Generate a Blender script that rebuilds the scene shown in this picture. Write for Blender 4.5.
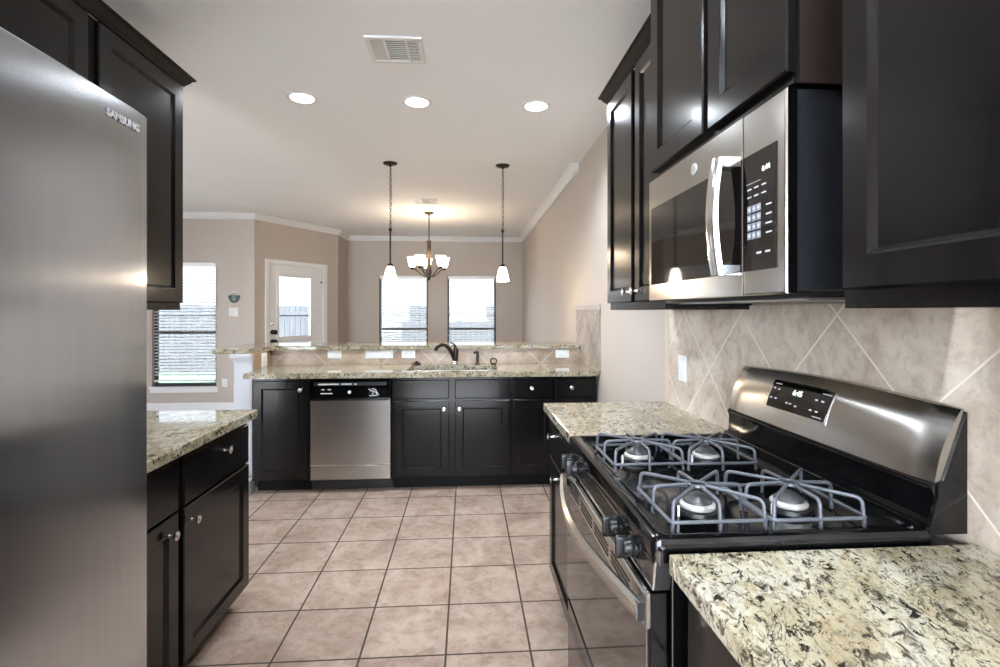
import bpy, bmesh, math, random
from mathutils import Vector, Matrix
random.seed(7)
C = bpy.context.scene.collection
PI = math.pi
for o in list(bpy.data.objects):
    bpy.data.objects.remove(o)

# ------------------------------------------------------------------ camera
YAW = math.atan(33 / 497)
cam_d = bpy.data.cameras.new('camera')
cam_d.sensor_fit = 'HORIZONTAL'
cam_d.sensor_width = 36
cam_d.lens = 36 * 0.497
cam_d.shift_y = -0.0225
cam_d.clip_start = 0.02
cam = bpy.data.objects.new('camera', cam_d)
C.objects.link(cam)
cam.location = (0, 0, 1.38)
cam.rotation_euler = (PI / 2, 0, -YAW)
bpy.context.scene.camera = cam

# ------------------------------------------------------------------ sky, exposure
sc = bpy.context.scene
vs = sc.view_settings
sc.display_settings.display_device = 'sRGB'
vs.view_transform = 'Standard'
vs.look = 'None'
vs.exposure = 1.5
vs.gamma = 1.0
vs.use_curve_mapping = False
W = bpy.data.worlds.new('sky')
sc.world = W
W.use_nodes = True
bgn = W.node_tree.nodes['Background']
# hazy sky, brightest on the sun's side (behind the camera)
SKY_FRONT, SKY_SUN, SUN_W = 0.75, 12.0, 27.0
_t = W.node_tree
_tc = _t.nodes.new('ShaderNodeTexCoord')
_mr = _t.nodes.new('ShaderNodeMapRange')
_mr.interpolation_type = 'SMOOTHSTEP'
_mr.inputs['From Min'].default_value = 0.15
_mr.inputs['From Max'].default_value = -0.35
_mr.inputs['To Min'].default_value = SKY_FRONT
_mr.inputs['To Max'].default_value = SKY_SUN
_dt = _t.nodes.new('ShaderNodeVectorMath')
_dt.operation = 'DOT_PRODUCT'
_dt.inputs[1].default_value = (0.6, 0.8, 0.0)
_t.links.new(_tc.outputs['Generated'], _dt.inputs[0])
_t.links.new(_dt.outputs['Value'], _mr.inputs['Value'])
_t.links.new(_mr.outputs[0], bgn.inputs['Strength'])
bgn.inputs['Color'].default_value = (0.77, 0.87, 1.0, 1)
sun_d = bpy.data.lights.new('sun', 'SUN')
sun_d.energy = SUN_W
sun_d.angle = math.radians(2)
sun_d.color = (0.78, 0.90, 1.0)
sun = bpy.data.objects.new('sun', sun_d)
sun.rotation_euler = (math.radians(54), 0, math.radians(-3))
C.objects.link(sun)
sc.cycles.max_bounces = 8
sc.cycles.diffuse_bounces = 5
sc.cycles.glossy_bounces = 4
sc.cycles.transmission_bounces = 6
sc.cycles.sample_clamp_indirect = 6.0
sc.cycles.use_denoising = True
sc.cycles.caustics_reflective = False
sc.cycles.caustics_refractive = False

CAN_W = 40.0        # each recessed ceiling light
PEND_W = 4.0        # each pendant bulb
CHAND_W = 1.2       # each chandelier bulb
WARM = (1.0, 0.78, 0.55)
NEUT = (0.78, 0.88, 1.0)


def portal(loc, rot, sx, sy):
    """sampling aid in an open window: gives off no light of its own"""
    d = bpy.data.lights.new('window_portal', 'AREA')
    d.shape = 'RECTANGLE'
    d.size, d.size_y = sx, sy
    d.cycles.is_portal = True
    o = bpy.data.objects.new('window_portal', d)
    o.location = loc
    o.rotation_euler = rot
    o['kind'] = 'helper'
    C.objects.link(o)


# ------------------------------------------------------------------ materials
def srgb(r, g, b):
    def f(c):
        c /= 255.0
        return c / 12.92 if c <= 0.04045 else ((c + 0.055) / 1.055) ** 2.4
    return (f(r), f(g), f(b), 1)


class NT:
    def __init__(s, name):
        s.m = bpy.data.materials.new(name)
        s.m.use_nodes = True
        s.t = s.m.node_tree
        s.b = s.t.nodes['Principled BSDF']

    def n(s, typ, **kw):
        nd = s.t.nodes.new(typ)
        for k, v in kw.items():
            if k in nd.inputs:
                nd.inputs[k].default_value = v
            else:
                setattr(nd, k, v)
        return nd

    def l(s, a, b):
        s.t.links.new(a, b)

    def pos(s):
        return s.n('ShaderNodeNewGeometry').outputs['Position']

    def ramp(s, fac, stops, interp='LINEAR'):
        r = s.n('ShaderNodeValToRGB')
        r.color_ramp.interpolation = interp
        e = r.color_ramp.elements
        while len(e) < len(stops):
            e.new(0.5)
        for i, (p, c) in enumerate(stops):
            e[i].position = p
            e[i].color = c if len(c) == 4 else (*c, 1)
        s.l(fac, r.inputs['Fac'])
        return r.outputs['Color']

    def mix(s, fac, a, b, blend='MIX'):
        x = s.n('ShaderNodeMix', data_type='RGBA', blend_type=blend)
        for v, i in ((fac, 0), (a, 6), (b, 7)):
            if hasattr(v, 'is_linked'):
                s.l(v, x.inputs[i])
            else:
                x.inputs[i].default_value = v
        return x.outputs[2]

    def noise(s, vec, scale, detail=4, rough=0.55, dist=0.0):
        n = s.n('ShaderNodeTexNoise', Scale=scale, Detail=detail, Roughness=rough, Distortion=dist)
        s.l(vec, n.inputs['Vector'])
        return n.outputs['Fac']

    def mapping(s, vec, loc=(0, 0, 0), rot=(0, 0, 0), scale=(1, 1, 1)):
        m = s.n('ShaderNodeMapping')
        m.inputs['Location'].default_value = loc
        m.inputs['Rotation'].default_value = rot
        m.inputs['Scale'].default_value = scale
        s.l(vec, m.inputs['Vector'])
        return m.outputs['Vector']

    def bump(s, h, strength=0.2, dist=0.01):
        b = s.n('ShaderNodeBump', Strength=strength, Distance=dist)
        s.l(h, b.inputs['Height'])
        s.l(b.outputs['Normal'], s.b.inputs['Normal'])

    def color(s, c):
        if hasattr(c, 'is_linked'):
            s.l(c, s.b.inputs['Base Color'])
        else:
            s.b.inputs['Base Color'].default_value = c

    def rough(s, v):
        s.b.inputs['Roughness'].default_value = v


def plain(name, col, rough=0.5, metal=0.0, bump=None, coat=0.0, spec=None):
    t = NT(name)
    t.color(col)
    t.rough(rough)
    t.b.inputs['Metallic'].default_value = metal
    if coat:
        t.b.inputs['Coat Weight'].default_value = coat
        t.b.inputs['Coat Roughness'].default_value = 0.06
    if spec is not None:
        t.b.inputs['Specular IOR Level'].default_value = spec
    if bump:
        t.bump(t.noise(t.pos(), bump[0], 5), bump[1], 0.003)
    return t.m


def wall_paint(name, col):
    t = NT(name)
    n = t.noise(t.pos(), 1.3, 2)
    t.color(t.mix(n, col, tuple(c * 0.96 for c in col[:3]) + (1,)))
    t.rough(0.75)
    t.bump(t.noise(t.pos(), 140, 3), 0.06, 0.002)
    return t.m


def granite():
    t = NT('granite')
    p = t.pos()
    q = t.mapping(t.mapping(p, rot=(0, 0, math.radians(-65))), scale=(0.80, 1.40, 1.1))
    big = t.noise(q, 6, 4, 0.6, 0.6)
    base = t.ramp(big, [(0.30, srgb(144, 130, 104)), (0.45, srgb(163, 153, 128)),
                        (0.56, srgb(177, 170, 150)), (0.72, srgb(166, 161, 150))])
    tan = t.ramp(t.noise(q, 30, 5, 0.7, 0.8), [(0.52, (0, 0, 0)), (0.64, (0.8, 0.8, 0.8))])
    base = t.mix(tan, base, srgb(146, 126, 90))
    gr = t.ramp(t.noise(q, 52, 5, 0.75, 0.9), [(0.51, (0, 0, 0)), (0.60, (0.8, 0.8, 0.8))])
    base = t.mix(gr, base, srgb(112, 107, 90))
    dk = t.ramp(t.noise(q, 44, 6, 0.74, 0.9), [(0.545, (0, 0, 0)), (0.585, (1, 1, 1))])
    base = t.mix(dk, base, srgb(38, 35, 29))
    ln = t.ramp(t.noise(q, 20, 5, 0.65, 1.2), [(0.478, (0, 0, 0)), (0.495, (0.9, 0.9, 0.9)), (0.505, (0.9, 0.9, 0.9)), (0.522, (0, 0, 0))])
    gate = t.ramp(t.noise(q, 11, 3), [(0.50, (0, 0, 0)), (0.58, (1, 1, 1))])
    base = t.mix(t.mix(1.0, ln, gate, 'MULTIPLY'), base, srgb(46, 43, 35))
    blot = t.ramp(t.noise(q, 19, 5, 0.7, 0.8), [(0.58, (0, 0, 0)), (0.64, (0.85, 0.85, 0.85))])
    base = t.mix(blot, base, srgb(62, 54, 40))
    red = t.ramp(t.noise(q, 17, 3, 0.6, 0.5), [(0.70, (0, 0, 0)), (0.76, (0.5, 0.5, 0.5))])
    base = t.mix(red, base, srgb(128, 74, 52))
    t.color(base)
    t.rough(0.05)
    t.b.inputs['Specular IOR Level'].default_value = 0.6
    return t.m


def tile(name, uv, origin, rot, size, c_lo, c_hi, grout, rough, mortar=0.0045, var=0.10, spec=0.5):
    """square tile field in the plane given by uv (two of X, Y, Z) turned by rot about origin"""
    t = NT(name)
    sep = t.n('ShaderNodeSeparateXYZ')
    p = t.pos()
    t.l(p, sep.inputs[0])
    cmb = t.n('ShaderNodeCombineXYZ')
    for k in range(2):
        a = t.n('ShaderNodeMath', operation='SUBTRACT')
        t.l(sep.outputs[uv[k]], a.inputs[0])
        a.inputs[1].default_value = origin[k]
        t.l(a.outputs[0], cmb.inputs[k])
    r = t.mapping(cmb.outputs[0], rot=(0, 0, rot))
    r2 = t.mapping(r, loc=(100 * size, 100 * size, 0))
    b = t.n('ShaderNodeTexBrick', offset=0.0, offset_frequency=2, squash=1.0, squash_frequency=2)
    b.inputs['Scale'].default_value = 1.0
    b.inputs['Mortar Size'].default_value = mortar
    b.inputs['Mortar Smooth'].default_value = 0.15
    b.inputs['Brick Width'].default_value = size
    b.inputs['Row Height'].default_value = size
    b.inputs['Bias'].default_value = 0.0
    b.inputs['Color1'].default_value = (1 - var, 1 - var, 1 - var, 1)
    b.inputs['Color2'].default_value = (1 + var * 0.3, 1 + var * 0.3, 1 + var * 0.3, 1)
    t.l(r2, b.inputs['Vector'])
    n1 = t.noise(p, 4.5, 6, 0.62, 0.9)
    cl = t.ramp(n1, [(0.33, c_lo), (0.62, c_hi)])
    n2 = t.noise(p, 22, 5, 0.7, 0.6)
    mott = t.ramp(n2, [(0.36, (0.80, 0.77, 0.74)), (0.52, (1, 1, 1)), (0.70, (1.06, 1.05, 1.04))])
    cl = t.mix(1.0, cl, mott, 'MULTIPLY')
    cl = t.mix(1.0, cl, b.outputs['Color'], 'MULTIPLY')
    t.color(t.mix(b.outputs['Fac'], cl, grout))
    rr = t.n('ShaderNodeMix', data_type='FLOAT')
    t.l(b.outputs['Fac'], rr.inputs[0])
    rr.inputs[2].default_value = rough
    rr.inputs[3].default_value = 0.85
    t.l(rr.outputs[0], t.b.inputs['Roughness'])
    t.b.inputs['Specular IOR Level'].default_value = spec
    inv = t.n('ShaderNodeMath', operation='SUBTRACT')
    inv.inputs[0].default_value = 1.0
    t.l(b.outputs['Fac'], inv.inputs[1])
    ad = t.n('ShaderNodeMath', operation='MULTIPLY_ADD')
    t.l(n2, ad.inputs[0])
    ad.inputs[1].default_value = 0.15
    t.l(inv.outputs[0], ad.inputs[2])
    t.bump(ad.outputs[0], 0.35, 0.003)
    return t.m


def steel(name, grain, col=(0.56, 0.55, 0.53), rough=0.3, aniso=0.75, rot=0.0, axis='Z'):
    """brushed stainless; grain = scale of the brushing noise per axis"""
    t = NT(name)
    t.b.inputs['Metallic'].default_value = 1.0
    n = t.noise(t.mapping(t.pos(), scale=grain), 1.0, 3, 0.6)
    t.color(t.mix(n, tuple(c * 0.90 for c in col) + (1,), tuple(min(1, c * 1.08) for c in col) + (1,)))
    t.rough(rough)
    t.b.inputs['Anisotropic'].default_value = aniso
    t.b.inputs['Anisotropic Rotation'].default_value = rot
    tg = t.n('ShaderNodeTangent', direction_type='RADIAL', axis=axis)
    t.l(tg.outputs[0], t.b.inputs['Tangent'])
    return t.m


def cabinet_finish():
    t = NT('espresso_lacquer')
    p = t.pos()
    g = t.noise(t.mapping(p, scale=(30, 30, 3)), 1.0, 4, 0.6)
    t.color(t.ramp(g, [(0.3, srgb(11, 10, 10)), (0.7, srgb(19, 17, 17))]))
    rn = t.noise(t.mapping(p, scale=(60, 60, 6)), 1.0, 3)
    mr = t.n('ShaderNodeMapRange')
    t.l(rn, mr.inputs[0])
    mr.inputs[3].default_value = 0.15
    mr.inputs[4].default_value = 0.19
    t.l(mr.outputs[0], t.b.inputs['Roughness'])
    t.b.inputs['Specular IOR Level'].default_value = 0.30
    return t.m


def emissive(name, col, strength, base=(0.9, 0.9, 0.88, 1)):
    t = NT(name)
    t.color(base)
    t.rough(0.35)
    t.b.inputs['Emission Color'].default_value = (*col[:3], 1)
    t.b.inputs['Emission Strength'].default_value = strength
    return t.m


def fence_wood():
    t = NT('weathered_fence_wood')
    p = t.pos()
    g = t.noise(t.mapping(p, scale=(14, 14, 1.2)), 1.0, 5, 0.65)
    t.color(t.ramp(g, [(0.3, srgb(20, 20, 21)), (0.7, srgb(38, 38, 38))]))
    t.rough(0.9)
    return t.m


def lawn_mat():
    t = NT('lawn_grass')
    n = t.noise(t.pos(), 9, 6, 0.7)
    t.color(t.ramp(n, [(0.3, srgb(24, 44, 28)), (0.7, srgb(44, 68, 46))]))
    t.rough(0.95)
    return t.m


def glass_pane():
    m = bpy.data.materials.new('window_glass')
    m.use_nodes = True
    t = m.node_tree
    t.nodes.clear()
    out = t.nodes.new('ShaderNodeOutputMaterial')
    mx = t.nodes.new('ShaderNodeMixShader')
    tr = t.nodes.new('ShaderNodeBsdfTransparent')
    gl = t.nodes.new('ShaderNodeBsdfGlossy')
    gl.inputs['Roughness'].default_value = 0.02
    fr = t.nodes.new('ShaderNodeFresnel')
    fr.inputs['IOR'].default_value = 1.35
    t.links.new(fr.outputs[0], mx.inputs[0])
    t.links.new(tr.outputs[0], mx.inputs[1])
    t.links.new(gl.outputs[0], mx.inputs[2])
    t.links.new(mx.outputs[0], out.inputs['Surface'])
    return m


M = {}
M['wall'] = wall_paint('greige_wall_paint', srgb(180, 169, 158))
M['ceiling'] = wall_paint('ceiling_paint', srgb(240, 241, 243))
M['white'] = plain('white_trim_paint', srgb(220, 220, 219), 0.4)
M['post'] = plain('post_paint', srgb(176, 177, 180), 0.45)
M['plate'] = plain('white_plastic', srgb(216, 216, 214), 0.35)
M['slot'] = plain('dark_slot', srgb(70, 68, 66), 0.6)
M['granite'] = granite()
M['floor'] = tile('floor_tile', (0, 1), (-0.085, 2.005), 0.0, 0.342, srgb(140, 118, 102), srgb(170, 150, 134),
                  srgb(64, 54, 47), 0.60, spec=0.25)
SQ = 0.3430
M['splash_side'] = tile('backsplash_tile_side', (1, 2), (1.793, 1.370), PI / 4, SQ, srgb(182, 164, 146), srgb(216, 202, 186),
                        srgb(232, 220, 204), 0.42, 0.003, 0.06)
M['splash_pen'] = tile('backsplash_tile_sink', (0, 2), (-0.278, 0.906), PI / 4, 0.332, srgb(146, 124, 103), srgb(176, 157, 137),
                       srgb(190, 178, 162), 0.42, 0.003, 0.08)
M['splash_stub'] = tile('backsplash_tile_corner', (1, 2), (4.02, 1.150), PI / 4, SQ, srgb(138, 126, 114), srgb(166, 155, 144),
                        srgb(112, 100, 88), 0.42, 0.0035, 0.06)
M['splash_edge_grey'] = plain('tile_bullnose_corner', srgb(164, 154, 144), 0.4, bump=(30, 0.1))
M['splash_edge'] = plain('tile_bullnose', srgb(190, 174, 155), 0.4, bump=(30, 0.1))
M['cab'] = cabinet_finish()
M['toe'] = plain('toe_kick_black', srgb(10, 9, 9), 0.5, spec=0.15)
M['cab_side'] = plain('brown_veneer_side', srgb(28, 21, 18), 0.5, spec=0.15)
M['gap_shade'] = plain('gap_shade_black', srgb(8, 8, 8), 0.7)  # near-black put in for the shade inside gaps and slots
M['nickel'] = plain('brushed_nickel', (0.62, 0.60, 0.57, 1), 0.22, 1.0)
M['chrome'] = plain('chrome', (0.72, 0.72, 0.72, 1), 0.1, 1.0)
M['bronze'] = plain('oil_rubbed_bronze', srgb(46, 38, 33), 0.35, 0.7)
M['antique'] = plain('antique_bronze', srgb(64, 52, 44), 0.35, 0.7)
M['black_gloss'] = plain('black_enamel', srgb(7, 7, 8), 0.10, spec=0.45)
M['black_glass'] = plain('black_glass', srgb(12, 11, 11), 0.04, spec=0.7)
M['oven_glass'] = plain('oven_glass', srgb(14, 12, 11), 0.05, spec=0.7)
M['knob_black'] = plain('knob_black', srgb(12, 12, 13), 0.3, spec=0.3)
M['black_satin'] = plain('black_satin', srgb(20, 20, 21), 0.35)
M['side_grey'] = plain('dark_grey_enamel', srgb(25, 26, 29), 0.25)
M['iron'] = plain('grey_enamelled_iron', srgb(84, 86, 91), 0.33, 0.15)
M['burner'] = plain('worn_aluminium', srgb(188, 185, 180), 0.45, 0.3, bump=(160, 0.5))
M['burner_cap'] = plain('burner_cap_grey', srgb(62, 61, 62), 0.4)
M['steel_fridge'] = steel('stainless_fridge', (60, 60, 1.5), (0.49, 0.505, 0.53), 0.20, 0.95, 0.0)
M['steel_dw'] = steel('stainless_dishwasher', (1.5, 60, 60), (0.46, 0.43, 0.40), 0.28, 0.8, 0.25)
M['steel_range'] = steel('stainless_range', (60, 1.5, 60), (0.46, 0.44, 0.41), 0.24, 0.7, 0.25)
M['steel'] = steel('stainless_smooth', (40, 3, 40), (0.50, 0.49, 0.47), 0.16, 0.4, 0.25)
M['steel_dark'] = steel('black_stainless', (60, 1.5, 60), (0.17, 0.165, 0.16), 0.25, 0.6, 0.25)
M['steel_sink'] = plain('sink_steel', (0.66, 0.66, 0.66, 1), 0.3, 1.0)
M['mark'] = emissive('panel_mark', (0.85, 0.9, 0.95), 0.05, (0.42, 0.42, 0.44, 1))
M['digit'] = emissive('clock_digits', (0.9, 1.0, 0.95), 0.7)
M['key'] = plain('keypad_grey', srgb(120, 124, 134), 0.5)
M['print'] = plain('white_print', srgb(225, 225, 225), 0.5)
M['badge'] = plain('silver_badge', (0.42, 0.42, 0.42, 1), 0.5, 0.3)
M['can_glow'] = emissive('can_light_lens', (1.0, 0.97, 0.92), 9.0)
M['shade_glow'] = emissive('pendant_glass', (1.0, 0.86, 0.68), 4.2)
M['chand_glow'] = emissive('chandelier_glass', (1.0, 0.80, 0.56), 2.6)
M['bulb'] = emissive('bulb', (1.0, 0.85, 0.62), 12.0)
M['blind'] = plain('white_blind', srgb(236, 236, 234), 0.5)
M['win_frame'] = plain('dark_window_frame', srgb(48, 46, 46), 0.45)
M['glass'] = glass_pane()
M['fence'] = fence_wood()
M['lawn'] = lawn_mat()
M['bounce_slab'] = plain('bounce_slab_pale', srgb(205, 202, 196), 0.8, bump=(20, 0.2))
M['vent_in'] = plain('vent_shadow_grey', srgb(126, 124, 112), 0.7)
M['slate'] = plain('dark_green_slate', srgb(34, 48, 48), 0.5)
M['slate_text'] = plain('pale_print', srgb(120, 150, 146), 0.6)


# ------------------------------------------------------------------ mesh helpers
class MB:
    def __init__(s):
        s.bm = bmesh.new()

    def _new(s, verts, faces):
        vs_ = [s.bm.verts.new(v) for v in verts]
        out = []
        for f in faces:
            try:
                out.append(s.bm.faces.new([vs_[i] for i in f]))
            except ValueError:
                pass
        return vs_, out

    def box(s, x0, x1, y0, y1, z0, z1, bev=0.0, seg=2):
        v = [(x, y, z) for x in (x0, x1) for y in (y0, y1) for z in (z0, z1)]
        f = [(0, 1, 3, 2), (4, 6, 7, 5), (0, 4, 5, 1), (2, 3, 7, 6), (0, 2, 6, 4), (1, 5, 7, 3)]
        vv, ff = s._new(v, f)
        if bev > 0:
            es = list({e for fc in ff for e in fc.edges})
            bmesh.ops.bevel(s.bm, geom=es, offset=bev, segments=seg, profile=0.5, affect='EDGES')
        return s

    def prism(s, poly, fn, a, b, bev=0.0, seg=2):
        """polygon of (p,q) pushed from a to b; fn(p,q,t) gives the point"""
        n = len(poly)
        v = [fn(p, q, a) for p, q in poly] + [fn(p, q, b) for p, q in poly]
        f = [tuple(range(n))[::-1], tuple(range(n, 2 * n))]
        f += [(i, (i + 1) % n, n + (i + 1) % n, n + i) for i in range(n)]
        vv, ff = s._new(v, f)
        if bev > 0:
            es = list({e for fc in ff for e in fc.edges})
            bmesh.ops.bevel(s.bm, geom=es, offset=bev, segments=seg, profile=0.5, affect='EDGES')
        return s

    def loft(s, rings, cap0=True, cap1=True, closed=True):
        rs = [[s.bm.verts.new(p) for p in r] for r in rings]
        n = len(rs[0])
        for a, b in zip(rs, rs[1:]):
            for i in range(n if closed else n - 1):
                j = (i + 1) % n
                try:
                    s.bm.faces.new((a[i], a[j], b[j], b[i]))
                except ValueError:
                    pass
        if cap0:
            s.bm.faces.new(rs[0][::-1])
        if cap1:
            s.bm.faces.new(rs[-1])
        return s

    def lathe(s, prof, o, axis=(0, 0, 1), seg=24, cap0=True, cap1=True):
        """prof: (radius, height) along axis from o"""
        ax = Vector(axis).normalized()
        t = Vector((1, 0, 0)) if abs(ax.x) < 0.9 else Vector((0, 1, 0))
        u = ax.cross(t).normalized()
        w = ax.cross(u)
        o = Vector(o)
        rings = []
        for r, h in prof:
            rings.append([o + ax * h + (u * math.cos(2 * PI * k / seg) + w * math.sin(2 * PI * k / seg)) * max(r, 1e-5)
                          for k in range(seg)])
        return s.loft(rings, cap0, cap1)

    def tube(s, pts, r, seg=8, closed=False):
        pts = [Vector(p) for p in pts]
        n = len(pts)
        rr = r if isinstance(r, (list, tuple)) else [r] * n
        rings = []
        up = None
        for i in range(n):
            if closed:
                d = (pts[(i + 1) % n] - pts[i - 1]).normalized()
            else:
                d = (pts[min(i + 1, n - 1)] - pts[max(i - 1, 0)]).normalized()
            if up is None:
                up = Vector((0, 0, 1)) if abs(d.z) < 0.9 else Vector((1, 0, 0))
            a = d.cross(up)
            if a.length < 1e-4:
                a = d.cross(Vector((0.3, 0.9, 0.1)))
            a.normalize()
            b = a.cross(d).normalized()
            up = b
            rings.append([pts[i] + (a * math.cos(2 * PI * k / seg) + b * math.sin(2 * PI * k / seg)) * rr[i]
                          for k in range(seg)])
        if closed:
            rings.append(rings[0])
            rs = [[s.bm.verts.new(p) for p in r_] for r_ in rings[:-1]]
            rs.append(rs[0])
            for a_, b_ in zip(rs, rs[1:]):
                for i in range(seg):
                    j = (i + 1) % seg
                    s.bm.faces.new((a_[i], a_[j], b_[j], b_[i]))
            return s
        return s.loft(rings)

    def quad(s, *pts):
        s._new(pts, [tuple(range(len(pts)))])
        return s

    def build(s, name, mat, parent=None, smooth=None, label=None):
        bm = s.bm
        bmesh.ops.recalc_face_normals(bm, faces=bm.faces)
        me = bpy.data.meshes.new(name)
        bm.to_mesh(me)
        bm.free()
        o = bpy.data.objects.new(name, me)
        me.materials.append(mat)
        C.objects.link(o)
        if smooth is not None:
            for p in me.polygons:
                p.use_smooth = True
            try:
                me.set_sharp_from_angle(angle=math.radians(smooth))
            except Exception:
                pass
        if parent is not None:
            adopt(o, parent)
        if label:
            o['label'] = label
        return o


def world_of(o):
    m = o.matrix_basis.copy()
    if o.parent:
        return world_of(o.parent) @ o.matrix_parent_inverse @ m
    return m


def adopt(o, parent):
    o.parent = parent
    o.matrix_parent_inverse = world_of(parent).inverted()


def tag(o, label, cat, group=None, kind=None):
    o['label'] = label
    o['category'] = cat
    if group:
        o['group'] = group
    if kind:
        o['kind'] = kind
    return o


def thing(name, label, cat, loc=(0, 0, 0), group=None):
    o = bpy.data.objects.new(name, None)
    o.empty_display_size = 0.05
    o.location = loc
    C.objects.link(o)
    return tag(o, label, cat, group)


def struct(name, mb, mat, parent=None, smooth=None):
    o = mb.build(name, mat, parent, smooth)
    if parent is None:
        o['kind'] = 'structure'
    return o


def copy_tree(o, parent=None):
    c = o.copy()
    C.objects.link(c)
    if parent is not None:
        c.parent = parent
    for ch in [x for x in bpy.data.objects if x.parent == o]:
        copy_tree(ch, c)
    return c


def lettering(name, s, size, origin, ux, uy, mat, parent, align='CENTER', depth=0.0005, bold=0.0):
    """raised letters lying in the plane of ux (reading direction) and uy (up)"""
    cu = bpy.data.curves.new(name, 'FONT')
    cu.body = s
    cu.size = size
    cu.align_x = align
    cu.align_y = 'CENTER'
    cu.extrude = depth
    cu.offset = bold
    o = bpy.data.objects.new(name, cu)
    C.objects.link(o)
    ux = Vector(ux).normalized()
    uy = Vector(uy).normalized()
    uz = ux.cross(uy)
    m = Matrix((ux, uy, uz)).transposed().to_4x4()
    m.translation = Vector(origin)
    o.matrix_basis = m
    m_ = o.matrix_basis.copy()
    bpy.context.view_layer.update()
    me = bpy.data.meshes.new_from_object(o.evaluated_get(bpy.context.evaluated_depsgraph_get()))
    bpy.data.objects.remove(o)
    bpy.data.curves.remove(cu)
    me.name = name
    me.materials.clear()
    me.materials.append(mat)
    o = bpy.data.objects.new(name, me)
    C.objects.link(o)
    o.matrix_basis = m_
    adopt(o, parent)
    return o


# plane frames: (u along the front, v up, w out of the front)
def face_negx(x):            # right-hand run, fronts look towards -X
    return lambda u, v, w: Vector((x - w, u, v))


def face_posx(x):            # left-hand run
    return lambda u, v, w: Vector((x + w, u, v))


def face_negy(y):            # sink peninsula
    return lambda u, v, w: Vector((u, y - w, v))


def rect(fn, u0, u1, v0, v1, ins, w):
    return [fn(u0 + ins, v0 + ins, w), fn(u1 - ins, v0 + ins, w), fn(u1 - ins, v1 - ins, w), fn(u0 + ins, v1 - ins, w)]


def panel_door(fn, u0, u1, v0, v1, parent, name='door', stile=0.058, t=0.02, mat=None):
    mb = MB()
    prof = [(0, 0), (0, t - 0.004), (0.004, t), (stile, t), (stile + 0.004, t - 0.003), (stile + 0.012, t - 0.010)]
    mb.loft([rect(fn, u0, u1, v0, v1, i, w) for i, w in prof])
    return mb.build(name, mat or M['cab'], parent)


def slab(fn, u0, u1, v0, v1, parent, name='drawer', t=0.02, mat=None, ch=0.006):
    mb = MB()
    mb.loft([rect(fn, u0, u1, v0, v1, i, w) for i, w in [(0, 0), (0, t - ch), (ch, t)]])
    return mb.build(name, mat or M['cab'], parent)


def knob(fn, u, v, w, parent):
    o = fn(u, v, w)
    ax = fn(u, v, w + 1) - o
    MB().lathe([(0.007, 0), (0.0065, 0.003), (0.0045, 0.006), (0.0045, 0.018), (0.0125, 0.022), (0.0155, 0.026),
                (0.0155, 0.029), (0.012, 0.031), (0.008, 0.030), (0.006, 0.032), (0.0, 0.033)], o, ax, 20).build(
        'knob', M['nickel'], parent, 50)


def outlet_plate(fn, u, v, du, dv, label, rocker, group='white outlet and switch plates', n=1, horizontal=True, name='outlet_plate'):
    r = thing(name, label, 'outlet' if rocker == 'outlet' else 'switch', fn(u, v, 0), group)
    mb = MB()
    mb.loft([rect(fn, u - du / 2, u + du / 2, v - dv / 2, v + dv / 2, i, w) for i, w in
             [(0, 0), (0, 0.003), (0.003, 0.006)]])
    mb.build('plate', M['plate'], r)
    for k in range(n):
        cu = u + (k - (n - 1) / 2) * (du / n)
        a, b = (0.033, 0.017) if not horizontal else (0.017, 0.033)
        if rocker == 'outlet':
            s_ = MB()
            for off in (-0.02, 0.02):
                cuu, cvv = (cu + off, v) if horizontal else (cu, v + off)
                for e in (-0.006, 0.006):
                    p, q = (0, e) if horizontal else (e, 0)
                    g = 0.0012
                    hh = 0.005
                    pu, pv = (hh, g) if horizontal else (g, hh)
                    s_.loft([rect(fn, cuu + p - pu, cuu + p + pu, cvv + q - pv, cvv + q + pv, 0, w) for w in (0.0055, 0.0066)])
            s_.build('socket_slots', M['slot'], r)
        else:
            s_ = MB()
            pu, pv = (0.033, 0.016) if horizontal else (0.016, 0.033)
            s_.loft([rect(fn, cu - pu, cu + pu, v - pv, v + pv, i, w) for i, w in [(0, 0.0055), (0, 0.007), (0.003, 0.010)]])
            s_.build('rocker', M['plate'], r)
    return r


# ------------------------------------------------------------------ the room shell
H = 2.743
XR = 1.03           # right wall
Y1 = 7.20           # wall with the tall window
YB = 9.22           # dining back wall
XL = -1.69          # kitchen left wall face
REAR = -3.2
XF = -6.0
P1 = Vector((-2.98, 7.20, 0))
P2 = Vector((-2.18, 8.571, 0))
DD = (P2 - P1).normalized()
DN = Vector((DD.y, -DD.x, 0))        # into the room

struct('floor', MB().box(XF - .15, XR + .15, REAR - .15, YB + .15, -0.12, 0), M['floor'])
struct('ceiling', MB().box(XF - .15, XR + .15, REAR - .15, YB + .15, H, H + 0.12), M['ceiling'])


def holed_wall(fn, u0, u1, holes, z0=0.0, z1=H, t=0.12):
    """wall in frame fn(u, z, w): w from 0 (room face) to -t, with rectangular holes"""
    mb = MB()

    def seg(a, b, c, d):
        if b - a > 1e-4 and d - c > 1e-4:
            mb.loft([rect(fn, a, b, c, d, 0, w) for w in (-t, 0)])
    u = u0
    for a, b, c, d in sorted(holes):
        seg(u, a, z0, z1)
        seg(a, b, z0, c)
        seg(a, b, d, z1)
        u = b
    seg(u, u1, z0, z1)
    return mb


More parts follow.
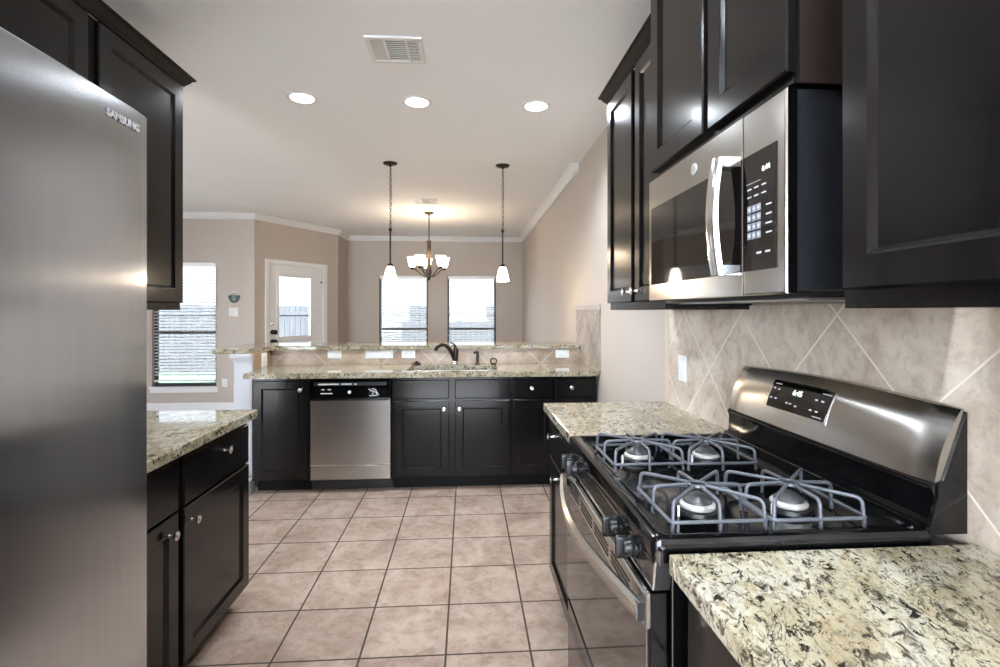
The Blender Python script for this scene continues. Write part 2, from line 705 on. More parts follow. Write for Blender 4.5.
WIN_L = (-4.36, -3.50, 0.33, 2.06)
WIN_A = (-1.606, -0.716, 0.33, 2.03)
WIN_B = (-0.360, 0.538, 0.33, 2.03)
struct('wall_left_window', holed_wall(face_negy(Y1), XF, P1.x, [WIN_L]), M['wall'])
struct('wall_back', holed_wall(face_negy(YB), P2.x - .12, XR, [WIN_A, WIN_B]), M['wall'])
fdiag = lambda u, v, w: P1 + DD * u + DN * w + Vector((0, 0, v))
LD = (P2 - P1).length
DOOR = (0.235, 1.250, 0.0, 2.075)
struct('wall_diagonal', holed_wall(fdiag, 0.0, LD, [DOOR]), M['wall'])
struct('wall_diagonal_return', MB().box(P2.x - .12, P2.x, P2.y, YB, 0, H), M['wall'])
struct('wall_right', MB().box(XR, XR + .12, REAR, YB, 0, H), M['wall'])
struct('wall_left_kitchen', MB().box(XL - .12, XL, -1.3, 2.67, 0, H), M['wall'])
LEFT_A = (3.5, 5.1, 0.8, 2.3)
struct('wall_left_far', holed_wall(lambda u, v, w: Vector((XF + w, u, v)), REAR, Y1, [LEFT_A]), M['wall'])
REAR_A = (-1.75, 0.90, 0.65, 2.65)
REAR_B = (-4.6, -2.2, 0.05, 2.5)
struct('wall_rear', holed_wall(lambda u, v, w: Vector((u, REAR + w, v)), XF, XR, [REAR_A, REAR_B]), M['wall'])
struct('trim_opening', MB().box(XL - .135, XL + .014, 2.67, 2.685, 0, 2.3, 0.003).box(XL, XL + .014, 2.590, 2.67, 0, 2.3, 0.003), M['white'])

# outside
struct('ground_outside', MB().box(-22, 14, -16, 22, -0.5, -0.25), M['lawn'])
struct('ground_bounce_slab', MB().box(-14, 6, -11, REAR - .2, -0.26, -0.12).box(-14, XF - .2, REAR - .2, Y1 - .5, -0.26, -0.12), M['bounce_slab'])  # unseen pale slab, added to bounce daylight up to the ceiling

# crown moulding: swept profile (distance out from wall, drop)
def sweep_trim(name, pts, prof, zc, mat):
    """pts: wall corner polyline in plan with the room to the right-hand side of travel"""
    n = len(pts)
    rings = []
    for i in range(n):
        p = Vector(pts[i])
        d0 = (Vector(pts[i]) - Vector(pts[i - 1])).normalized() if i > 0 else None
        d1 = (Vector(pts[i + 1]) - Vector(pts[i])).normalized() if i < n - 1 else None
        if d0 is None:
            d0 = d1
        if d1 is None:
            d1 = d0
        n0 = Vector((d0.y, -d0.x))
        n1 = Vector((d1.y, -d1.x))
        m = (n0 + n1).normalized()
        k = 1.0 / max(0.2, m.dot(n0))
        rings.append([(p.x + m.x * a * k, p.y + m.y * a * k, zc + b) for a, b in prof])
    return struct(name, MB().loft(rings), mat)


CROWN = [(0, 0), (0.075, 0), (0.075, -0.012), (0.062, -0.020), (0.045, -0.034), (0.030, -0.056), (0.016, -0.066), (0.016, -0.078), (0, -0.078)]
sweep_trim('trim_crown', [(XF, Y1), (P1.x, P1.y), (P2.x, P2.y), (P2.x, YB), (XR, YB), (XR, 4.52)], CROWN, H, M['white'])
BASE = [(0, 0), (0.014, 0), (0.014, 0.085), (0.008, 0.10), (0, 0.10)]
sweep_trim('baseboard_left', [(XF, Y1), (P1.x, P1.y), (P1.x + DD.x * 0.16, P1.y + DD.y * 0.16)], BASE, 0, M['white'])
sweep_trim('baseboard_back', [(P1.x + DD.x * 1.345, P1.y + DD.y * 1.345), (P2.x, P2.y), (P2.x, YB), (XR, YB), (XR, 4.6)], BASE, 0, M['white'])

# ------------------------------------------------------------------ windows and blinds
def window(name, fn, hole, rail, t=0.12, sill=True):
    u0, u1, v0, v1 = hole
    r = bpy.data.objects.new(name, None)
    r.location = fn((u0 + u1) / 2, v0, -0.05)
    r['kind'] = 'structure'
    C.objects.link(r)
    f = MB()
    a, b = -0.095, -0.055
    for (p, q, c, d) in ((u0, u0 + .035, v0, v1), (u1 - .035, u1, v0, v1), (u0 + .035, u1 - .035, v0, v0 + .04),
                         (u0 + .035, u1 - .035, v1 - .035, v1), (u0 + .035, u1 - .035, rail - .02, rail + .02)):
        f.loft([rect(fn, p, q, c, d, 0, w) for w in (a, b)])
    f.build('window_frame', M['win_frame'], r)
    MB().loft([rect(fn, u0 + .03, u1 - .03, v0 + .03, v1 - .03, 0, w) for w in (-0.078, -0.073)]).build('pane', M['glass'], r)
    if sill:
        s = MB()
        s.loft([rect(fn, u0 - .03, u1 + .03, v0 - .022, v0, 0, w) for w in (-0.05, 0.035)])
        s.loft([rect(fn, u0 - .02, u1 + .02, v0 - .085, v0 - .022, 0, w) for w in (0.0, 0.014)])
        s.build('sill', M['white'], r)
    return r


def blind(fn, hole, label):
    u0, u1, v0, v1 = hole
    r = thing('window_blind', label, 'blind', fn((u0 + u1) / 2, v1, 0), 'white slatted window blinds')
    MB().loft([rect(fn, u0 + .012, u1 - .012, v1 - .055, v1 - .004, 0, w) for w in (-0.052, 0.006)]).build('headrail', M['blind'], r)
    s = MB()
    n = int((v1 - v0 - 0.165) / 0.044)
    for i in range(n):
        z = v1 - 0.075 - i * 0.044
        zz = [fn(u0 + .022, z + .004, -.046), fn(u1 - .022, z + .004, -.046), fn(u1 - .022, z + .001, -.022), fn(u0 + .022, z + .001, -.022),
              ]
        k = [fn(u0 + .022, z - .006, .002), fn(u1 - .022, z - .006, .002)]
        top = [zz[0], zz[1], k[1], k[0]]
        s.loft([[p + Vector((0, 0, -.0012)) for p in top], [p + Vector((0, 0, .0012)) for p in top]])
    s.build('slats', M['blind'], r)
    MB().loft([rect(fn, u0 + .02, u1 - .02, v0 + .068, v0 + .088, 0, w) for w in (-0.046, 0.002)]).build('bottom_rail', M['blind'], r)
    c = MB()
    for uu in (u0 + 0.10, u1 - 0.10):
        c.tube([fn(uu, v1 - .05, 0.003), fn(uu, v0 + .07, 0.003)], 0.0015, 5)
    c.build('ladder_cords', M['blind'], r)
    MB().tube([fn(u0 + 0.07, v1 - .06, 0.012), fn(u0 + 0.072, v1 - .62, 0.014)], 0.004, 6).build('wand', M['blind'], r)
    return r


fY1 = face_negy(Y1)
fYB = face_negy(YB)
window('window_1', fY1, WIN_L, 1.075)
window('window_2', fYB, WIN_A, 1.045)
window('window_3', fYB, WIN_B, 1.045)
blind(fY1, WIN_L, 'white slatted blind in the tall window beside the fridge, lawn and fence behind it')
blind(fYB, WIN_A, 'white slatted blind in the dining window nearest the glazed door')
blind(fYB, WIN_B, 'white slatted blind in the dining window under the pendant by the long wall')
fRear = lambda u, v, w: Vector((u, REAR + w, v))
window('window_added_4', fRear, REAR_A, 1.3, sill=False)  # unseen window, added to let daylight in from behind the camera
window('window_added_5', fRear, REAR_B, 1.3, sill=False)  # second unseen rear opening, added to brighten the side room
window('window_added_6', lambda u, v, w: Vector((XF + w, u, v)), LEFT_A, 1.3, sill=False)  # added out of view, throws daylight across to the right wall
portal((XF - .11, (LEFT_A[0] + LEFT_A[1]) / 2, (LEFT_A[2] + LEFT_A[3]) / 2), (0, -PI / 2, 0), LEFT_A[3] - LEFT_A[2], LEFT_A[1] - LEFT_A[0])
for (h, y, up) in ((WIN_L, Y1 + .11, 1), (WIN_A, YB + .11, 1), (WIN_B, YB + .11, 1), (REAR_A, REAR - .11, -1), (REAR_B, REAR - .11, -1)):
    portal(((h[0] + h[1]) / 2, y, (h[2] + h[3]) / 2), (-PI / 2 if up > 0 else PI / 2, 0, 0), h[1] - h[0], h[3] - h[2])

# glazed exterior door in the diagonal wall
dr = bpy.data.objects.new('door_1', None)
dr.location = fdiag(0.8, 0, 0)
dr['kind'] = 'structure'
C.objects.link(dr)
d0, d1, dz0, dz1 = DOOR
mb = MB()
for (p, q, c, d) in ((d0 - .068, d0 + .004, 0, dz1 + .062), (d1 - .004, d1 + .092, 0, dz1 + .062), (d0 + .004, d1 - .004, dz1 - .004, dz1 + .062)):
    mb.loft([rect(fdiag, p, q, c, d, i, w) for i, w in [(0, 0), (0, 0.012), (0.008, 0.018)]])
mb.build('casing', M['white'], dr)
mb = MB()
G = [(0.404, 1.019, 0.985, 1.905), (0.404, 1.019, 0.30, 0.905)]
A, B = d0 + .006, d1 - .006
wb, wf = -0.055, -0.012
for (p, q, c, d) in ((A, G[0][0], .01, dz1 - .006), (G[0][1], B, .01, dz1 - .006), (G[0][0], G[0][1], G[0][3], dz1 - .006),
                     (G[0][0], G[0][1], G[1][3], G[0][2]), (G[0][0], G[0][1], .01, G[1][2])):
    mb.loft([rect(fdiag, p, q, c, d, 0, w) for w in (wb, wf)])
mb.build('leaf', M['white'], dr)
for g in G:
    mb = MB()
    u0, u1, v0, v1 = g
    for (p, q, c, d) in ((u0 - .03, u0 + .012, v0 - .03, v1 + .03), (u1 - .012, u1 + .03, v0 - .03, v1 + .03),
                         (u0 + .012, u1 - .012, v0 - .03, v0 + .012), (u0 + .012, u1 - .012, v1 - .012, v1 + .03)):
        mb.loft([rect(fdiag, p, q, c, d, i, w) for i, w in [(0, wf), (0.004, wf + .010)]])
    mb.build('glazing_bead', M['white'], dr)
    MB().loft([rect(fdiag, u0, u1, v0, v1, 0, w) for w in (-0.036, -0.030)]).build('pane', M['glass'], dr)
kx = 0.302
MB().lathe([(0.026, 0), (0.028, .004), (0.022, .012), (0.014, .018), (0, .019)], fdiag(kx, 1.195, wf), DN, 20).build('deadbolt', M['nickel'], dr, 50)
MB().lathe([(0.036, 0), (0.036, .006), (0.016, .012), (0.014, .04), (0.034, .05), (0.034, .07), (0.02, .08), (0, .081)], fdiag(kx, 1.07, wf), DN, 20).build('door_knob', M['bronze'], dr, 50)
MB().lathe([(0.036, 0), (0.036, .006), (0.016, .012), (0.014, .04), (0.034, .05), (0.034, .07), (0.02, .08), (0, .081)], fdiag(kx, .93, wf), DN, 20).build('door_knob', M['bronze'], dr, 50)
mb = MB()
for z in (1.845, 0.30):
    mb.loft([rect(fdiag, d1 - .035, d1 + .012, z - .012, z + .012, 0, w) for w in (wf, .004)])
mb.build('hinge', M['bronze'], dr)

# outside fence: three runs of boards
def fence(p0, p1, top, label):
    p0, p1 = Vector(p0), Vector(p1)
    r = thing('fence', label, 'fence', (*p0, -0.25), 'board fences around the garden')
    d = (p1 - p0).normalized()
    nn = Vector((-d.y, d.x))
    L = (p1 - p0).length
    mb = MB()
    k = 0.0
    while k < L:
        w = 0.138
        a, b = p0 + d * k, p0 + d * (k + w)
        z = top + random.uniform(-.012, .012)
        mb.loft([[(a.x, a.y, h), (b.x, b.y, h), (b.x + nn.x * .02, b.y + nn.y * .02, h), (a.x + nn.x * .02, a.y + nn.y * .02, h)] for h in (-0.25, z)])
        k += w + 0.006
    mb.build('boards', M['fence'], r)
    mb = MB()
    for h in (0.1, top - .25):
        a, b = p0 - nn * .001, p1 - nn * .001
        mb.loft([[(a.x, a.y, h), (b.x, b.y, h), (b.x - nn.x * .04, b.y - nn.y * .04, h), (a.x - nn.x * .04, a.y - nn.y * .04, h)] for h in (h, h + .09)])
    mb.build('rails', M['fence'], r)


fence((-14.5, 14.0), (3.5, 14.0), 1.52, 'grey weathered board fence seen through the dining windows')

# ------------------------------------------------------------------ kitchen: backsplashes
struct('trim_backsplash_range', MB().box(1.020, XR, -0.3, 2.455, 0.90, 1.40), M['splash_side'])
struct('trim_backsplash_edge', MB().box(1.017, XR, 2.455, 2.50, 0.914, 1.395, 0.002), M['splash_edge'])
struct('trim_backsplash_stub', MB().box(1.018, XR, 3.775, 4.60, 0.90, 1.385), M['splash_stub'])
struct('trim_backsplash_stub_cap', MB().box(1.014, XR, 3.765, 4.61, 1.385, 1.435, 0.003), M['splash_edge_grey'])
struct('wall_peninsula', MB().box(-1.83, XR, 4.44, 4.58, 0, 1.0405).box(-1.83, -1.70, 4.06, 4.44, 0, 1.0405), M['wall'])
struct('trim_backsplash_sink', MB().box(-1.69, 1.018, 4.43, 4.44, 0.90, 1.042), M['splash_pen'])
struct('trim_backsplash_return', MB().box(-1.70, -1.69, 4.06, 4.44, 0.90, 1.042), plain('tile_return', srgb(150, 126, 104), 0.45, bump=(30, 0.1)))

# white end post of the knee wall
ep = thing('end_post', 'white painted post capping the end of the bar wall', 'post', (-1.757, 4.05, 0))
MB().box(-1.828, -1.688, 4.03, 4.06, 0.0, 1.0, 0.002).build('shaft', M['post'], ep)
mb = MB()
mb.box(-1.842, -1.686, 4.016, 4.06, 0.985, 1.012, 0.004).box(-1.852, -1.686, 4.004, 4.06, 1.010, 1.042, 0.006)
mb.build('cap_moulding', M['post'], ep)
struct('baseboard_peninsula', MB().box(-1.845, -1.625, 3.80, 3.93, 0, 0.105, 0.003), M['post'])

# ------------------------------------------------------------------ counters
TOP, UND = 0.914, 0.874
def plan(p, q, t):
    return (p, q, t)


def counter(poly, label, z0=UND, z1=TOP, name='countertop', extra=None):
    mb = MB().prism(poly, plan, z0, z1, 0.005, 2)
    o = mb.build(name, M['granite'])
    return tag(o, label, 'countertop', 'granite countertops')


counter([(0.386, 1.770), (1.020, 1.770), (1.020, 2.500), (0.386, 2.500)], 'speckled granite counter beyond the gas range, by the bare white wall')
counter([(0.386, -0.25), (1.020, -0.25), (1.020, 0.932), (0.386, 0.932)], 'cream granite counter close to the camera, in front of the gas range')
counter([(XL, 1.275), (-0.990, 1.275), (-0.990, 2.428), (XL, 2.428)], 'granite counter next to the refrigerator, mirroring the tall window')
SX0, SX1, SY0, SY1 = -0.475, 0.235, 3.895, 4.275
mb = MB()
mb.prism([(-1.655, 3.80), (1.018, 3.80), (1.018, SY0), (-1.655, SY0)], plan, UND, TOP)
mb.prism([(-1.655, SY0), (SX0, SY0), (SX0, SY1), (-1.655, SY1)], plan, UND, TOP)
mb.prism([(SX1, SY0), (1.018, SY0), (1.018, SY1), (SX1, SY1)], plan, UND, TOP)
mb.prism([(-1.69, SY1), (1.018, SY1), (1.018, 4.43), (-1.69, 4.43)], plan, UND, TOP)
mb.prism([(-1.69, 4.06), (-1.655, 4.06), (-1.655, SY1), (-1.69, SY1)], plan, UND, TOP)
tag(mb.build('countertop', M['granite']), 'long granite counter around the sink, above the dishwasher', 'countertop', 'granite countertops')
counter([(-1.662, 4.405), (1.018, 4.405), (1.018, 4.86), (-1.995, 4.86), (-1.995, 4.035), (-1.735, 4.035)],
        'raised granite bar ledge behind the sink, ending over the white post', 1.042, 1.078, 'bar_top')

# ------------------------------------------------------------------ cabinets
def base_box(parent, x0, x1, y0, y1, toe, z0=0.10, z1=UND):
    """carcass; toe gives the plinth box"""
    MB().box(x0, x1, y0, y1, z0, z1, 0.0015, 1).build('carcass', M['cab'], parent)
    MB().box(*toe, 0.0, z0).build('plinth', M['toe'], parent)


GB = 'espresso base cabinets'
GW = 'espresso wall cabinets'
fP = face_negy(3.86)
# narrow end cabinet of the peninsula
c = thing('base_cabinet', 'black base cabinet with one tall door between the white post and the dishwasher', 'cabinet', (-1.4, 4.1, 0), GB)
base_box(c, -1.615, -1.192, 3.86, 4.42, (-1.60, -1.195, 3.93, 4.40))
d = panel_door(fP, -1.600, -1.205, 0.112, 0.852, c)
knob(fP, -1.250, 0.785, 0.02, d)
# sink base
c = thing('base_cabinet', 'black sink base cabinet with two doors below the faucet', 'cabinet', (-0.11, 4.1, 0), GB)
base_box(c, -0.572, 0.345, 3.86, 4.42, (-0.572, 0.345, 3.93, 4.40), z1=0.66)
MB().box(-0.572, 0.345, 3.86, 3.88, 0.66, UND).build('top_rail', M['cab'], c)
for u0, u1, ku in ((-0.555, -0.138, -0.175), (-0.092, 0.330, -0.058)):
    slab(fP, u0, u1, 0.705, 0.852, c, 'false_front')
    d = panel_door(fP, u0, u1, 0.112, 0.690, c)
    knob(fP, ku, 0.630, 0.02, d)
# drawer cabinet
c = thing('base_cabinet', 'black cabinet with one small drawer over a door, right of the sink doors', 'cabinet', (0.51, 4.1, 0), GB)
base_box(c, 0.347, 0.680, 3.86, 4.42, (0.347, 0.680, 3.93, 4.40))
d = slab(fP, 0.362, 0.668, 0.705, 0.852, c)
knob(fP, 0.500, 0.782, 0.02, d)
d = panel_door(fP, 0.362, 0.668, 0.112, 0.690, c)
c = thing('base_cabinet', 'black drawer cabinet in the corner where the sink counter meets the long wall', 'cabinet', (0.85, 4.1, 0), GB)
base_box(c, 0.682, 1.018, 3.86, 4.42, (0.682, 1.018, 3.93, 4.40))
d = slab(fP, 0.692, 1.008, 0.705, 0.852, c)
knob(fP, 0.812, 0.785, 0.02, d)
d = panel_door(fP, 0.692, 1.008, 0.112, 0.690, c)

# left base cabinet by the refrigerator
fL = face_posx(-1.040)
c = thing('base_cabinet', 'black base cabinet with two doors and drawers beside the refrigerator', 'cabinet', (-1.37, 1.85, 0), GB)
base_box(c, XL + .015, -1.040, 1.285, 2.416, (XL + .015, -1.115, 1.285, 2.416))
d = slab(fL, 1.868, 2.405, 0.672, 0.852, c)
knob(fL, 2.165, 0.795, 0.02, d)
d = slab(fL, 1.30, 1.835, 0.672, 0.852, c)
knob(fL, 1.56, 0.795, 0.02, d)
d = panel_door(fL, 1.868, 2.405, 0.100, 0.664, c)
knob(fL, 1.915, 0.608, 0.02, d)
d = panel_door(fL, 1.30, 1.835, 0.100, 0.664, c)
knob(fL, 1.775, 0.608, 0.02, d)

# right base cabinets
fR = face_negx(0.43)
c = thing('base_cabinet', 'black base cabinet with drawer and door on the far side of the gas range', 'cabinet', (0.72, 2.1, 0), GB)
base_box(c, 0.43, 1.018, 1.772, 2.470, (0.50, 1.018, 1.772, 2.470))
d = slab(fR, 1.80, 2.455, 0.672, 0.852, c)
knob(fR, 2.33, 0.785, 0.02, d)
d = panel_door(fR, 1.80, 2.455, 0.100, 0.664, c)
knob(fR, 2.25, 0.61, 0.02, d)
c = thing('base_cabinet', 'black base cabinet under the granite counter closest to the camera', 'cabinet', (0.72, 0.4, 0), GB)
base_box(c, 0.43, 1.018, -0.24, 0.918, (0.50, 1.018, -0.24, 0.918))
d = slab(fR, 0.35, 0.905, 0.672, 0.852, c)
knob(fR, 0.62, 0.785, 0.02, d)
d = slab(fR, -0.22, 0.33, 0.672, 0.852, c)
knob(fR, 0.05, 0.785, 0.02, d)
d = panel_door(fR, 0.35, 0.905, 0.100, 0.664, c)
knob(fR, 0.40, 0.61, 0.02, d)
d = panel_door(fR, -0.22, 0.33, 0.100, 0.664, c)
knob(fR, 0.28, 0.61, 0.02, d)


def cab_crown(path, z, parent):
    prof = [(0, 0), (0.010, 0), (0.013, 0.008), (0.022, 0.016), (0.034, 0.034), (0.039, 0.039), (0.046, 0.041), (0.046, 0.050), (0, 0.050)]
    n = len(path)
    rings = []
    for i in range(n):
        p = Vector(path[i])
        da = (Vector(path[i]) - Vector(path[max(i - 1, 0)]))
        db = (Vector(path[min(i + 1, n - 1)]) - Vector(path[i]))
        if da.length < 1e-6:
            da = db
        if db.length < 1e-6:
            db = da
        da.normalize()
        db.normalize()
        n0, n1 = Vector((da.y, -da.x)), Vector((db.y, -db.x))
        m = (n0 + n1).normalized()
        k = 1 / max(.3, m.dot(n0))
        rings.append([(p.x + m.x * a * k, p.y + m.y * a * k, z + b) for a, b in prof])
    MB().loft(rings).build('crown', M['cab_side'], parent)


# wall cabinets
fUL = face_posx(-1.38)
c = thing('wall_cabinet', 'tall black two-door wall cabinet hanging beside the refrigerator', 'cabinet', (-1.53, 1.85, 1.385), GW)
MB().box(XL, -1.38, 1.30, 2.495, 1.385, 2.465, 0.002, 1).build('carcass', M['cab'], c)
panel_door(fUL, 1.938, 2.484, 1.418, 2.456, c, stile=0.066)
panel_door(fUL, 1.345, 1.886, 1.418, 2.456, c, stile=0.066)
MB().box(-1.381, -1.3785, 1.887, 1.937, 1.42, 2.455).build('door_gap_shade', M['gap_shade'], c)  # black strip painted in for the shaded gap between the doors
cab_crown([(-1.376, 1.30), (-1.376, 2.495), (XL, 2.495)], 2.465, c)
# cabinet above the refrigerator
c = thing('wall_cabinet', 'short black cabinet above the refrigerator', 'cabinet', (-1.4, 0.8, 1.95), GW)
MB().box(XL, -1.38, 0.25, 1.298, 1.95, 2.465, 0.002, 1).build('carcass', M['cab'], c)
panel_door(fUL, 0.79, 1.285, 1.975, 2.456, c)
panel_door(fUL, 0.265, 0.76, 1.975, 2.456, c)
cab_crown([(-1.376, 0.25), (-1.376, 1.298)], 2.465, c)

fUR = face_negx(0.71)
c = thing('wall_cabinet', 'black two-door wall cabinet beyond the microwave, its two knobs side by side', 'cabinet', (0.87, 2.1, 1.385), GW)
MB().box(0.71, XR, 1.735, 2.425, 1.385, 2.405, 0.002, 1).build('carcass', M['cab'], c)
d = panel_door(fUR, 2.050, 2.412, 1.418, 2.395, c, stile=0.055)
knob(fUR, 2.085, 1.462, 0.02, d)
d = panel_door(fUR, 1.752, 2.010, 1.418, 2.395, c, stile=0.055)
knob(fUR, 1.978, 1.462, 0.02, d)
cab_crown([(XR, 2.425), (0.706, 2.425), (0.706, 1.74)], 2.405, c)

fUM = face_negx(0.66)
c = thing('wall_cabinet', 'black two-door cabinet directly above the microwave, standing proud of its neighbours', 'cabinet', (0.83, 1.34, 1.84), GW)
MB().box(0.66, XR, 0.966, 1.730, 1.842, 2.50, 0.002, 1).build('carcass', M['cab'], c)
MB().box(0.67, XR, 0.960, 0.966, 1.842, 2.50).build('side_panel', M['cab_side'], c, label='brown end panel')
panel_door(fUM, 1.316, 1.700, 1.862, 2.49, c, stile=0.062)
panel_door(fUM, 0.958, 1.288, 1.862, 2.49, c, stile=0.062)
cab_crown([(0.656, 1.730), (0.656, 0.966)], 2.50, c)

c = thing('wall_cabinet', 'large black wall cabinet closest to the camera, next to the microwave side', 'cabinet', (0.87, 0.35, 1.385), GW)
MB().box(0.70, XR, -0.25, 0.880, 1.385, 2.50, 0.002, 1).build('carcass', M['cab'], c)
fUN = face_negx(0.70)
panel_door(fUN, 0.330, 0.860, 1.418, 2.49, c, stile=0.058, t=0.022)
panel_door(fUN, -0.235, 0.310, 1.418, 2.49, c, stile=0.058, t=0.022)
cab_crown([(0.696, 0.880), (0.696, -0.25)], 2.50, c)

# ------------------------------------------------------------------ refrigerator
r = thing('refrigerator', 'tall stainless side-by-side refrigerator with silver maker lettering at its top corner', 'refrigerator', (-1.2, 0.78, 0))
MB().box(-1.66, -0.87, 0.315, 1.262, 0.03, 1.845, 0.006).build('body', M['side_grey'], r)
fF = face_posx(-0.86)
def fridge_door(u0, u1):
    mb = MB()
    n = 10
    rings = []
    for i in range(n + 1):
        s_ = i / n
        u = u0 + (u1 - u0) * s_
        bow = 0.080 + 0.004 * math.sin(PI * s_)
        if i in (0, n):
            bow -= 0.004
        rings.append([fF(u, 0.06, 0), fF(u, 0.06, bow - .006), fF(u, 0.066, bow), fF(u, 1.852, bow), fF(u, 1.858, bow - .006), fF(u, 1.858, 0)])
    mb.loft(rings)
    return mb.build('door', M['steel_fridge'], r, 30)
dR = fridge_door(0.735, 1.274)
dL = fridge_door(0.314, 0.729)
for dd, u in ((dR, 0.775), (dL, 0.69)):
    MB().tube([fF(u, 0.75, .075), fF(u, 0.76, .125), fF(u, 1.05, .135), fF(u, 1.50, .135), fF(u, 1.72, .125), fF(u, 1.73, .075)], 0.012, 10).build('handle', M['steel'], dd, 50)
lettering('lettering', 'SAMSUNG', 0.0235, fF(1.180, 1.811, 0.0846), (0, 1, -0.0), (0, 0, 1), M['badge'], dR, bold=0.0006)
MB().box(-1.60, -0.90, 0.33, 1.25, 0.0, 0.035).build('kick_grille', M['black_satin'], r)
mb = MB()
mb.box(-0.93, -0.82, 1.19, 1.255, 1.845, 1.856)
mb.build('hinge_cover', M['side_grey'], r)

# ------------------------------------------------------------------ dishwasher
r = thing('dishwasher', 'stainless dishwasher with black control strip under the sink counter', 'dishwasher', (-0.88, 4.1, 0))
MB().box(-1.180, -0.580, 3.875, 4.40, 0.07, 0.868).build('tub', M['black_satin'], r)
fD = face_negy(3.875)
mb = MB()
X0, X1 = -1.182, -0.578
mb.loft([rect(fD, X0, X1, 0.216, 0.708, i, w) for i, w in [(0, 0), (0, .038), (.006, .046)]])
mb.build('door', M['steel_dw'], r)
mb = MB()
mb.loft([rect(fD, X0, X1, 0.100, 0.208, i, w) for i, w in [(0, 0), (0, .034), (.006, .042)]])
mb.build('lower_panel', M['steel_dw'], r)
MB().box(X0, X1, 3.838, 3.86, 0.207, 0.217).build('chrome_strip', M['chrome'], r)
mb = MB()
mb.loft([rect(fD, X0, X1, 0.712, 0.864, i, w) for i, w in [(0, 0), (0, .040), (.010, .052)]])
cp = mb.build('control_panel', M['black_gloss'], r)
MB().loft([rect(fD, X0 + .03, X1 - .03, 0.815, 0.845, i, w) for i, w in [(0, .050), (.004, .056)]]).build('handle_recess', M['black_satin'], cp)
mb = MB()
for a, b in ((-1.118, -0.962), (-0.945, -0.868), (-0.850, -0.832)):
    mb.loft([rect(fD, a, b, 0.823, 0.833, 0, w) for w in (.055, .0572)])
for a, b, z in ((-1.092, -1.072, .786), (-1.048, -1.024, .786), (-1.10, -1.012, .757)):
    mb.loft([rect(fD, a, b, z - .003, z + .004, 0, w) for w in (.051, .0528)])
mb.build('panel_markings', M['print'], cp)
MB().lathe([(0.012, 0), (0.012, .004), (0.008, .006), (0, .006)], fD(-0.886, 0.767, .052), (0, -1, 0), 16).build('indicator', M['print'], cp)
# swirl emblem at the right end of the strip
mb = MB()
e = [(-0.742, .790), (-0.725, .775), (-0.700, .772), (-0.684, .757), (-0.682, .741), (-0.700, .738), (-0.716, .746), (-0.708, .765)]
mb.tube([fD(u, v, .053) for u, v in e], 0.0028, 6)
mb.tube([fD(-0.720, .788, .053), fD(-0.705, .792, .053), fD(-0.690, .782, .053), fD(-0.682, .765, .053), fD(-0.668, .742, .053)], 0.0025, 6)
mb.tube([fD(-0.738, .738, .053), fD(-0.715, .737, .053)], 0.0025, 6)
mb.build('emblem', M['print'], cp)
MB().box(X0, X1, 3.89, 3.92, 0.02, 0.10).build('kick_plate', M['black_satin'], r)
for x in (-1.15, -0.62):
    MB().lathe([(0.018, 0), (0.018, .012), (0.010, .014), (0.010, .075)], (x, 3.95, 0), (0, 0, 1), 12).build('foot', M['nickel'], r)

# ------------------------------------------------------------------ gas range
RY0, RY1 = 0.945, 1.757
RF = 0.362           # cooktop front edge
rg = thing('gas_range', 'black and stainless gas range with four grates and sloped clock panel', 'stove', (0.7, 1.35, 0))
MB().box(0.40, 1.012, RY0 + .004, RY1 - .004, 0.03, 0.895, 0.003).build('body', M['black_gloss'], rg)
for x in (0.45, 0.96):
    for y in (RY0 + .05, RY1 - .05):
        MB().lathe([(0.02, 0), (0.02, 0.035)], (x, y, 0), (0, 0, 1), 10).build('foot', M['black_satin'], rg)
# cooktop: raised rim around a sunken deck
def rrect(x0, x1, y0, y1, r_, z, n=5):
    pts = []
    for cx, cy, a0 in ((x1 - r_, y1 - r_, 0), (x0 + r_, y1 - r_, 90), (x0 + r_, y0 + r_, 180), (x1 - r_, y0 + r_, 270)):
        for k in range(n + 1):
            a = math.radians(a0 + 90 * k / n)
            pts.append((cx + r_ * math.cos(a), cy + r_ * math.sin(a), z))
    return pts
mb = MB()
CX0, CX1 = RF, 0.945
mb.loft([rrect(CX0 + .004, CX1, RY0 + .002, RY1 - .002, .014, 0.880), rrect(CX0, CX1, RY0, RY1, .016, 0.890),
         rrect(CX0, CX1, RY0, RY1, .016, 0.925), rrect(CX0 + .004, CX1 - .002, RY0 + .004, RY1 - .004, .014, 0.934),
         rrect(CX0 + .012, CX1 - .006, RY0 + .012, RY1 - .012, .012, 0.937),
         rrect(CX0 + .034, CX1 - .016, RY0 + .026, RY1 - .026, .018, 0.935),
         rrect(CX0 + .044, CX1 - .026, RY0 + .036, RY1 - .036, .022, 0.925)])
ck = mb.build('cooktop', M['black_gloss'], rg, 40)
# shallow drip wells under the burners
GR = [(0.520, 1.093), (0.734, 1.090), (0.516, 1.478), (0.726, 1.470)]
for gx, gy in GR:
    mb = MB()
    mb.lathe([(0.047, 0), (0.050, .004), (0.048, .012), (0.030, .013)], (gx, gy, .9245), (0, 0, 1), 28)
    bn = mb.build('burner', M['black_satin'], rg, 40)
    MB().lathe([(0.036, 0), (0.039, .003), (0.039, .009), (0.036, .012), (0.031, .013)], (gx, gy, .937), (0, 0, 1), 32).build('flame_ring', M['burner'], bn, 40, label='worn silver flame ring')
    MB().lathe([(0.0315, 0), (0.0315, .003), (0.028, .006), (0.018, .015), (0.008, .020), (0, .0205)], (gx, gy, .9505), (0, 0, 1), 28).build('cap', M['burner_cap'], bn, 60)
    MB().tube([(gx - .052, gy - .02, .925), (gx - .052, gy - .02, .948)], .003, 6).build('igniter', M['print'], bn)


